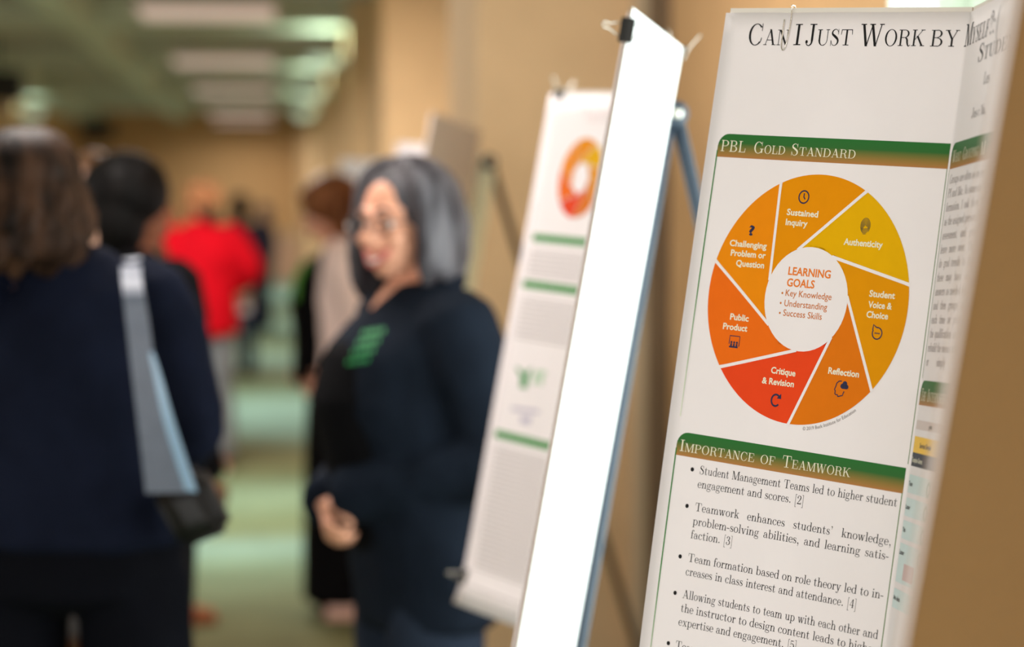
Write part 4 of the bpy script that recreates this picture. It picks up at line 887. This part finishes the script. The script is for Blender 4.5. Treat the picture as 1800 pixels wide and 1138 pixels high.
def face_details(P, brow, lip, smile=0.0, teeth=False, glasses=False):
    HM = P['HM']
    def tr(bm): bm.transform(HM); return bm
    if True:
        for s in (-1, 1):
            bm = bmesh.new(); ball(bm, (s*.030, .076, 1.540), (.0125, .0105, .0085), seg=14, rings=10); e = part(P, 'eye', tr(bm), M_eye)
            bm = bmesh.new(); ball(bm, (s*.030, .0855, 1.540), (.005, .003, .005), seg=12, rings=8); part(P, 'iris', tr(bm), M_iris, parent=e)
            bm = bmesh.new(); loft(bm, [(s*.013, .0945, 1.563), (s*.030, .0945, 1.571), (s*.050, .078, 1.562)], [.0035, .0042, .002], 8, up=(0, 0, 1), cap=.6); part(P, 'eyebrow', tr(bm), brow)
    up = .012*smile; bm = bmesh.new()
    c = [(-.027-.004*smile, .078, 1.474+up), (-.013, .091, 1.4735), (0, .0955, 1.4715), (.013, .091, 1.4735), (.027+.004*smile, .078, 1.474+up)]
    loft(bm, spline([(x, y, z+.004) for x, y, z in c], 13), [.0042]*13, 8, up=(0, 0, 1), cap=.7)
    loft(bm, spline([(x*.9, y, z-.010*(1-abs(x)/.04)*(1 if teeth else .4)-.002) for x, y, z in c], 13), [.0046]*13, 8, up=(0, 0, 1), cap=.7); part(P, 'lips', tr(bm), lip)
    if teeth:
        bm = bmesh.new(); loft(bm, spline([(x*.72, y-.0005, z-.002) for x, y, z in c], 9), [(.004, .006)]*9, 8, up=(0, 0, 1), cap=.5); part(P, 'teeth', tr(bm), M_tooth)
    if glasses:
        gl = empty('glasses', (0, 0, 0)); gl.parent = P['root']
        bm = bmesh.new()
        for s in (-1, 1):
            ring = [Vector((s*.032+.0235*math.cos(a), .112-.25*abs(.0235*math.cos(a)*s+.032)*.5, 1.537+.0175*math.sin(a))) for a in [q*PI/12 for q in range(25)]]
            loft(bm, ring, [.0016]*25, 7, up=(0, 1, 0), cap=0)
            loft(bm, [(s*.055, .104, 1.543), (s*.073, .06, 1.545), (s*.080, -.01, 1.540), (s*.080, -.03, 1.522)], [.0016]*4, 7, up=(0, 0, 1), cap=.5)
        loft(bm, spline([(-.0095, .111, 1.541), (0, .114, 1.545), (.0095, .111, 1.541)], 7), [.0016]*7, 7, up=(0, 0, 1), cap=0)
        part(P, 'rims', tr(bm), M_rim, parent=gl)
        for s in (-1, 1):
            bm = bmesh.new(); ball(bm, (s*.032, .1095, 1.537), (.0225, .0012, .0168), Matrix.Rotation(-s*.13, 3, 'Z'), 16, 10); part(P, 'lens', tr(bm), M_lens, parent=gl)
M_eye = mat('eye_white', (232, 226, 220), .2, .02, 40); M_iris = mat('dark_brown_iris', (44, 28, 18), .2, .1, 90); M_tooth = mat('tooth_white', (240, 232, 220), .25, .02, 60)
M_rim = mat('dark_spectacle_rim', (36, 32, 34), .3, .1, 60)
M_lens = bpy.data.materials.new('spectacle_glass'); M_lens.use_nodes = True
_b = M_lens.node_tree.nodes['Principled BSDF']; _b.inputs['Transmission Weight'].default_value = 1; _b.inputs['Roughness'].default_value = .03; _b.inputs['IOR'].default_value = 1.12
def ground(px, dist): p = at(px, 569, dist); return (p.x, p.y, 0)

# ---- the smiling woman with grey hair, turned to the left
SK1 = skin('warm_tan_skin', (228, 164, 134)); M_nav = cloth('dark_navy_jersey', (22, 28, 38)); M_blkc = cloth('black_jersey', (13, 12, 14))
ga = [((-.180, -.005, 1.345), (-.252, -.075, 1.085), (-.030, .180, 1.000)), ((.180, -.005, 1.345), (.252, -.050, 1.085), (.020, .195, .980))]
g = person('smiling grey-haired person in glasses and a dark navy cardigan, hands clasped in front', ground(740, 4.80), 108, SK1, 1.635, ga, turn=30, nod=3, shift=(0, .040, 0), hands=[((.62, .16, -.62), (.4, -1, 0), .8, .86), ((-.62, .14, -.62), (-.4, -1, 0), .8, .86)], voxel=.0048, girth=1.18)
long_hair(g, hairm('silver_grey_hair', (104, 100, 104), (40, 36, 40), 30), 1.430, .15, .05, fringe=56, n=60, vol=1.02, seed=4, thick=.018, ragged=.012, long_right=.03)
face_details(g, mat('grey_brow', (80, 66, 60), .8, .2, 60), mat('rosy_lips', (186, 92, 84), .4, .08, 60), 1.0, True, True)
def coll(bm): loft(bm, [(-.075, -.03, 1.41), (-.05, -.065, 1.425), (0, -.078, 1.43), (.05, -.065, 1.425), (.075, -.03, 1.41)], [.018, .017, .017, .017, .018], 10, up=(0, 0, 1), cap=.7)
jk = jacket(g, M_nav, [(.742, .215, .128, 0, -.010), (.85, .215, .138, 0, -.006), (.96, .210, .142, 0, .0), (1.08, .198, .150, 0, .006), (1.19, .198, .174, 0, .032), (1.26, .200, .160, 0, .026), (1.33, .196, .116, 0, 0), (1.395, .125, .078, 0, -.014), (1.412, .085, .062, 0, -.018)], .024, 'cardigan', 1.0, coll, .006)
bm = bmesh.new()
torso(bm, [(.90, .110, .080, 0, .060), (1.05, .116, .095, 0, .098), (1.19, .122, .108, 0, .122), (1.26, .110, .092, 0, .110), (1.315, .080, .050, 0, .085)], 24)
tp = part(g, 'black_top', bm, M_blkc, .010, 3); tp['label'] = 'black top under the cardigan'
# bare chest at the neckline
bm = bmesh.new(); loft(bm, [(0, .078, 1.285), (0, .074, 1.33), (0, .045, 1.375), (0, .02, 1.41)], [(.012, .068), (.040, .050), (.056, .046), (.050, .044)], 16, up=(0, 1, 0), cap=.4); part(g, 'neckline', bm, SK1, .008, 3)
trousers(g, cloth('dark_blue_denim', (36, 43, 56)), .018, slim=.78)
shoes(g, cloth('black_leather', (24, 23, 24)))
bpy.context.view_layer.update()
def emblem(P, obs, pxs, m, name):
    """short rows of green print on cloth, laid on the surface where it faces the camera"""
    tr = []
    for o in obs:
        b2 = bmesh.new(); b2.from_mesh(o.data); b2.transform(o.matrix_world); tr.append(BVHTree.FromBMesh(b2)); b2.free()
    inv = P['root'].matrix_world.inverted(); bm = bmesh.new()
    for q in pxs:
        vs = []
        for px, py in q:
            d = (at(px, py, 1)-C0).normalized(); hit = min((h for h in (t.ray_cast(C0, d) for t in tr) if h[0] is not None), key=lambda h: h[3], default=None)
            if hit is None: break
            vs.append(bm.verts.new(inv @ (hit[0]-d*.003)))
        if len(vs) == len(q): bm.faces.new(vs)
    return build(name, bm, m, P['root'])
rows = []
for k in range(4):
    y = 582+k*17; x = 638-k*9
    for j in range(5):
        a = x+j*8.2; rows.append([(a, y-j*1.2), (a+5.4, y-1-j*1.2), (a+3.6, y+8-j*1.2), (a-1.8, y+9-j*1.2)])
emblem(g, [jk, tp], rows, mat('green_print', (40, 140, 74), .6, .1, 60), 'chest_emblem')

# ---- the woman seen from behind at the left edge, shoulder bag on her right side
SK2 = skin('fair_skin', (222, 172, 146)); M_nv2 = cloth('navy_wool', (22, 27, 44), .3, .4)
ba = [((-.175, 0, 1.375), (-.250, -.02, 1.13), (-.16, .19, .985)), ((.150, 0, 1.375), (.212, -.02, 1.145), (.125, .200, 1.03))]
b = person('person seen from behind at the left edge, wavy brown hair and navy jacket', ground(124, 4.42), -6, SK2, 1.675, ba, legs=[((-.108, 0, .87), (-.124, .015, .47), (-.128, -.02, .085)), ((.108, 0, .87), (.124, .015, .47), (.128, -.02, .085))], turn=-8, shift=(-.084, 0, 0), hands=[((.5, .8, 0), (.6, -.5, -.5), .7), ((-.5, .8, 0), (-.6, -.5, -.5), .7)], girth=1.15)
long_hair(b, hairm('wavy_brown_hair', (74, 52, 39), (16, 11, 9), 24), 1.440, .24, .17, fringe=48, n=50, vol=1.0, seed=9, thick=.019, ragged=.03)
def coll2(bm): loft(bm, [(-.13, -.02, 1.415), (-.095, -.068, 1.43), (-.04, -.082, 1.435), (.015, -.068, 1.43), (.05, -.02, 1.415)], [.016]*5, 10, up=(0, 0, 1), cap=.7)
jacket(b, M_nv2, [(.935, .222, .168, 0, 0), (1.0, .212, .166, 0, 0), (1.10, .200, .154, 0, 0), (1.20, .192, .150, 0, 0), (1.30, .188, .138, -.006, -.004), (1.365, .164, .106, -.012, -.008), (1.415, .110, .075, -.03, -.012), (1.428, .08, .06, -.04, -.014)], .021, 'jacket', .97, coll2, .006)
trousers(b, cloth('black_navy_twill', (12, 13, 20)), .022, .016)
shoes(b, cloth('black_leather_shoe', (22, 21, 22)))
# shoulder bag: deep black tote hanging by a broad grey strap
bag = tag(empty('shoulder_bag', at(322, 880, 4.30)), 'black tote with a broad blue-grey strap over the navy shoulder at the left', 'bag'); bl = bag.location
M_leather = mat('black_leather_bag', (12, 11, 12), .5, .2, 60, bump=.2, bscale=250); M_strap = mat('blue_grey_strap', (112, 120, 138), .5, .12, 30, spec=.4); M_stred = mat('strap_edge_highlight', (150, 184, 216), .3, .08, 30)
def seq(l): return [Vector(at(*q))-bl for q in l]
bm = bmesh.new(); tl, tr_, br_, bl_ = seq([(262, 868, 4.24), (345, 822, 4.24), (402, 936, 4.22), (318, 968, 4.24)]); dz = CF0*.10
vs = [bm.verts.new(p) for p in (tl, tr_, br_, bl_)] + [bm.verts.new(p + dz + CR*.0) for p in (tl, tr_, br_, bl_)]
for f in ((0, 1, 2, 3), (7, 6, 5, 4), (0, 4, 5, 1), (1, 5, 6, 2), (2, 6, 7, 3), (3, 7, 4, 0)): bm.faces.new([vs[i] for i in f])
bmesh.ops.recalc_face_normals(bm, faces=bm.faces[:]); bmesh.ops.bevel(bm, geom=bm.edges[:], offset=.014, segments=3, affect='EDGES'); bmesh.ops.subdivide_edges(bm, edges=bm.edges[:], cuts=2, use_grid_fill=True)
build('bag_body', bm, M_leather, bag, True)
def ribbon(rows_, th, m, name, parent):
    bm = bmesh.new(); n = len(rows_); R_ = []
    for a, c in rows_: R_.append([bm.verts.new(a), bm.verts.new(c), bm.verts.new(c+CF0*th), bm.verts.new(a+CF0*th)])
    for q in range(n-1):
        for k in range(4): bm.faces.new((R_[q][k], R_[q][(k+1) % 4], R_[q+1][(k+1) % 4], R_[q+1][k]))
    bm.faces.new(R_[0]); bm.faces.new(R_[-1][::-1]); return build(name, bm, m, parent, False)
Lf = spline(seq([(212, 462, 4.42), (214, 500, 4.20), (222, 570, 4.17), (232, 660, 4.17), (244, 760, 4.18), (256, 868, 4.20)]), 24); Rt = spline(seq([(246, 458, 4.42), (250, 500, 4.20), (262, 570, 4.17), (274, 660, 4.17), (296, 760, 4.18), (334, 866, 4.20)]), 24)
ribbon(list(zip(Lf, Rt)), .006, M_strap, 'strap', bag)
Le = spline(seq([(262, 622, 4.165), (270, 660, 4.165), (290, 750, 4.172), (326, 862, 4.19)]), 16); Re = spline(seq([(268, 618, 4.165), (282, 660, 4.165), (308, 750, 4.172), (346, 866, 4.19)]), 16)  # bright highlight on the strap edge, painted as a pale blue strip
e_ = ribbon(list(zip(Le, Re)), .008, M_stred, 'strap', bag); e_['label'] = 'strap edge with a painted pale blue highlight'
Lo = seq([(212, 462, 4.42), (216, 455, 4.50), (220, 470, 4.60)]); Ro = seq([(246, 458, 4.42), (248, 452, 4.50), (250, 470, 4.60)])
ribbon(list(zip(Lo, Ro)), .006, M_strap, 'strap', bag)

# ---- dark-haired man in black just beyond her
SK3 = skin('deep_brown_skin', (132, 76, 48)); M_bk2 = cloth('black_wool', (14, 13, 15))
mb = person('dark-haired person in a black coat, face turned right, just past the navy jacket', ground(236, 6.20), -54, SK3, 1.66, turn=-14, girth=1.1)
short_hair(mb, hairm('black_hair', (13, 10, 9), (6, 5, 5)), .050, .052, .022)
jacket(mb, M_bk2, [(.80, .215, .150, 0, 0), (.95, .205, .148, 0, 0), (1.10, .200, .140, 0, 0), (1.25, .208, .140, 0, 0), (1.345, .186, .105, 0, -.004), (1.405, .10, .075, 0, -.012), (1.425, .075, .06, 0, -.014)], .022, 'coat', .97, coll)
trousers(mb, cloth('charcoal_trousers', (36, 36, 40))); shoes(mb, cloth('dark_brown_shoe', (60, 40, 28)))
# ---- fair-faced person glimpsed between the two
pf = person('fair-faced person glimpsed between the brown hair and the black-haired head', ground(162, 8.1), 165, skin('pale_pink_skin', (238, 190, 168)), 1.72, voxel=.008)
short_hair(pf, hairm('light_brown_hair', (150, 112, 80), (96, 66, 44)), .02); face_details(pf, mat('light_brow', (130, 96, 70), .8, .2, 60), mat('pink_lips', (200, 112, 104), .4, .08, 60))
jacket(pf, cloth('taupe_jersey', (128, 104, 88)), [(.86, .19, .135, 0, 0), (1.06, .17, .125, 0, 0), (1.2, .175, .13, 0, 0), (1.31, .18, .11, 0, 0), (1.39, .11, .075, 0, -.01), (1.42, .07, .06, 0, -.012)], .012, 'jumper')
trousers(pf, cloth('grey_trousers', (84, 82, 82))); shoes(pf, cloth('brown_shoe', (104, 66, 44)))
# ---- person in dusty maroon, tan shoes, behind the man in black
pm = person('person in a dusty maroon top behind the black coat, one tan shoe showing', ground(242, 8.95), -82, SK2, 1.64, voxel=.008, legs=[((-.088, 0, .90), (-.098, .0, .48), (-.105, -.10, .085)), ((.088, 0, .90), (.098, .06, .48), (.105, .07, .085))])
short_hair(pm, hairm('auburn_hair', (116, 74, 58), (70, 40, 34)), .05, .055, .006)
jacket(pm, cloth('dusty_maroon_jersey', (128, 62, 66)), [(.88, .18, .13, 0, 0), (1.06, .165, .122, 0, 0), (1.2, .17, .128, 0, 0), (1.31, .178, .108, 0, 0), (1.39, .11, .075, 0, -.01), (1.42, .07, .06, 0, -.012)], .012, 'top')
trousers(pm, cloth('dark_grey_trousers', (58, 58, 62))); shoes(pm, mat('tan_suede', (176, 104, 66), .9, .15, 30))
# ---- person in the bright red top
ra = [((-.175, 0, 1.35), (-.225, -.04, 1.12), (-.15, .12, 1.07)), ((.175, 0, 1.35), (.290, -.02, 1.16), (.215, .10, 1.05))]
pr = person('person in a bright red top and grey trousers holding papers down the hall', ground(353, 13.9), 6, skin('brown_skin', (176, 116, 84)), 1.66, ra, turn=35, voxel=.008, girth=1.1, hands=[((.2, .9, -.2), (1, 0, 0), .8), ((-.3, .9, -.1), (-1, 0, 0), .8)])
short_hair(pr, hairm('tan_brown_hair', (176, 122, 84), (120, 78, 52)), .0, .062)
bm = bmesh.new(); ball(bm, (0, -.075, 1.475), (.062, .05, .055)); bm.transform(pr['HM']); part(pr, 'hair_bun', bm, hairm('dark_hair_bun', (44, 32, 30), (20, 14, 14)))
jacket(pr, cloth('bright_red_knit', (176, 8, 24), .2), [(.80, .215, .165, 0, 0), (.95, .215, .165, 0, 0), (1.08, .205, .155, 0, 0), (1.22, .205, .15, 0, 0), (1.335, .195, .112, 0, 0), (1.40, .115, .08, 0, -.01), (1.43, .08, .065, 0, -.012)], .026, 'red_top', .92, coll)
trousers(pr, cloth('mid_grey_trousers', (112, 116, 122)), .024, .014); shoes(pr, mat('red_shoe', (170, 84, 78), .6, .1, 30), mat('white_sole', (226, 216, 208), .6, .05, 30))
bpy.context.view_layer.update()
def sheets(P, i, off, w_, h_, th, m, label):
    c = P['root'].matrix_world @ (Vector(P['arms'][i][2])*P['k'] + Vector(off)); bm = bmesh.new()
    for k in range(3): obox(bm, Vector((-w_/2+k*.004, k*(th/3+.0008), -h_/2+k*.003)), CR*w_, CF0*th/3, ZZ*h_ + CR*w_*.12)
    o = build('paper_stack', bm, m); o.location = c; return tag(o, label, 'papers')
sheets(pr, 0, (.0, .03, -.03), .16, .24, .012, mat('warm_white_paper', (236, 222, 214), .7, .05, 30), 'pinkish-white papers in the left hand of the red top')
sheets(pr, 1, (.01, .05, -.05), .13, .19, .012, mat('grey_white_paper', (198, 198, 204), .7, .05, 30), 'grey-white papers in the right hand of the red top')
# ---- darker figures farther down
pd = person('person in dark navy standing beyond the red top', ground(420, 21.5), 30, SK3, 1.60, voxel=.010)
short_hair(pd, hairm('near_black_hair', (30, 26, 28), (12, 10, 12)), .05, .055, .01)
jacket(pd, cloth('dark_navy_coat', (36, 40, 58)), [(.70, .20, .15, 0, 0), (.95, .2, .15, 0, 0), (1.2, .2, .14, 0, 0), (1.335, .185, .108, 0, 0), (1.40, .11, .08, 0, -.01), (1.43, .08, .065, 0, -.012)], .022, 'coat')
trousers(pd, cloth('navy_trousers', (36, 42, 64))); shoes(pd, M_rub)
pv = person('slight person in muted violet, farthest down the hall', ground(462, 29.0), 60, SK2, 1.50, voxel=.012)
short_hair(pv, hairm('grey_violet_hair', (96, 86, 104), (60, 52, 70)), .05)
jacket(pv, cloth('muted_violet_jersey', (78, 72, 96)), [(.80, .19, .14, 0, 0), (1.0, .19, .14, 0, 0), (1.2, .185, .13, 0, 0), (1.33, .18, .108, 0, 0), (1.40, .11, .08, 0, -.01), (1.43, .08, .065, 0, -.012)], .018, 'jumper')
trousers(pv, cloth('navy_slacks', (40, 46, 66))); shoes(pv, M_rub)
# ---- woman with brown hair and a pink blouse behind the grey-haired woman
pa = [((-.180, 0, 1.35), (-.220, -.06, 1.09), (-.17, .06, .88)), ((.180, 0, 1.35), (.23, -.04, 1.09), (.15, .10, .90))]
pk = person('brown-haired person in a black waistcoat and pale pink sleeves, looking down to the left', ground(606, 9.1), 92, skin('ruddy_skin', (222, 160, 134)), 1.64, pa, turn=-4, nod=18, shift=(0, .025, 0), voxel=.008, legs=[((-.088, 0, .90), (-.098, -.03, .48), (-.105, -.12, .085)), ((.088, 0, .90), (.098, -.03, .48), (.105, -.10, .085))], girth=1.15, hands=[((.3, .8, -.1), (1, 0, 0), .7), ((-.3, .8, -.1), (-1, 0, 0), .7)])
short_hair(pk, hairm('chestnut_hair', (138, 88, 54), (74, 42, 26)), .05, .058, .022); face_details(pk, mat('brown_brow', (90, 58, 40), .8, .2, 60), mat('soft_lips', (190, 104, 92), .4, .08, 60))
jacket(pk, cloth('pale_pink_cotton', (255, 228, 220), .04), [(.92, .20, .15, 0, 0), (1.06, .19, .142, 0, 0), (1.2, .192, .15, 0, .008), (1.32, .188, .115, 0, 0), (1.395, .115, .08, 0, -.01), (1.425, .08, .065, 0, -.012)], .026, 'blouse', .97, coll)
bm = bmesh.new(); torso(bm, [(.90, .150, .13, 0, .07), (1.06, .142, .125, 0, .07), (1.2, .145, .135, 0, .078), (1.31, .11, .10, 0, .055), (1.37, .07, .06, 0, .02)], 24); part(pk, 'waistcoat', bm, M_bk2, .010, 3)
bm = bmesh.new(); loft(bm, [(-.07, .19, 1.20), (-.075, .185, 1.28), (-.07, .15, 1.34)], [(.035, .012), (.04, .012), (.03, .012)], 12, up=(0, 1, 0), cap=.4); part(pk, 'green_scarf', bm, cloth('leaf_green_scarf', (104, 176, 78)))
bm = bmesh.new(); torso(bm, [(.065, .175, .165, 0, 0), (.50, .185, .158, 0, 0), (.75, .195, .15, 0, 0), (.95, .185, .135, 0, 0), (1.03, .165, .12, 0, 0)], 28); part(pk, 'skirt', bm, M_bk2, .014, 3)
shoes(pk, mat('blush_shoe', (232, 188, 172), .5, .06, 30))
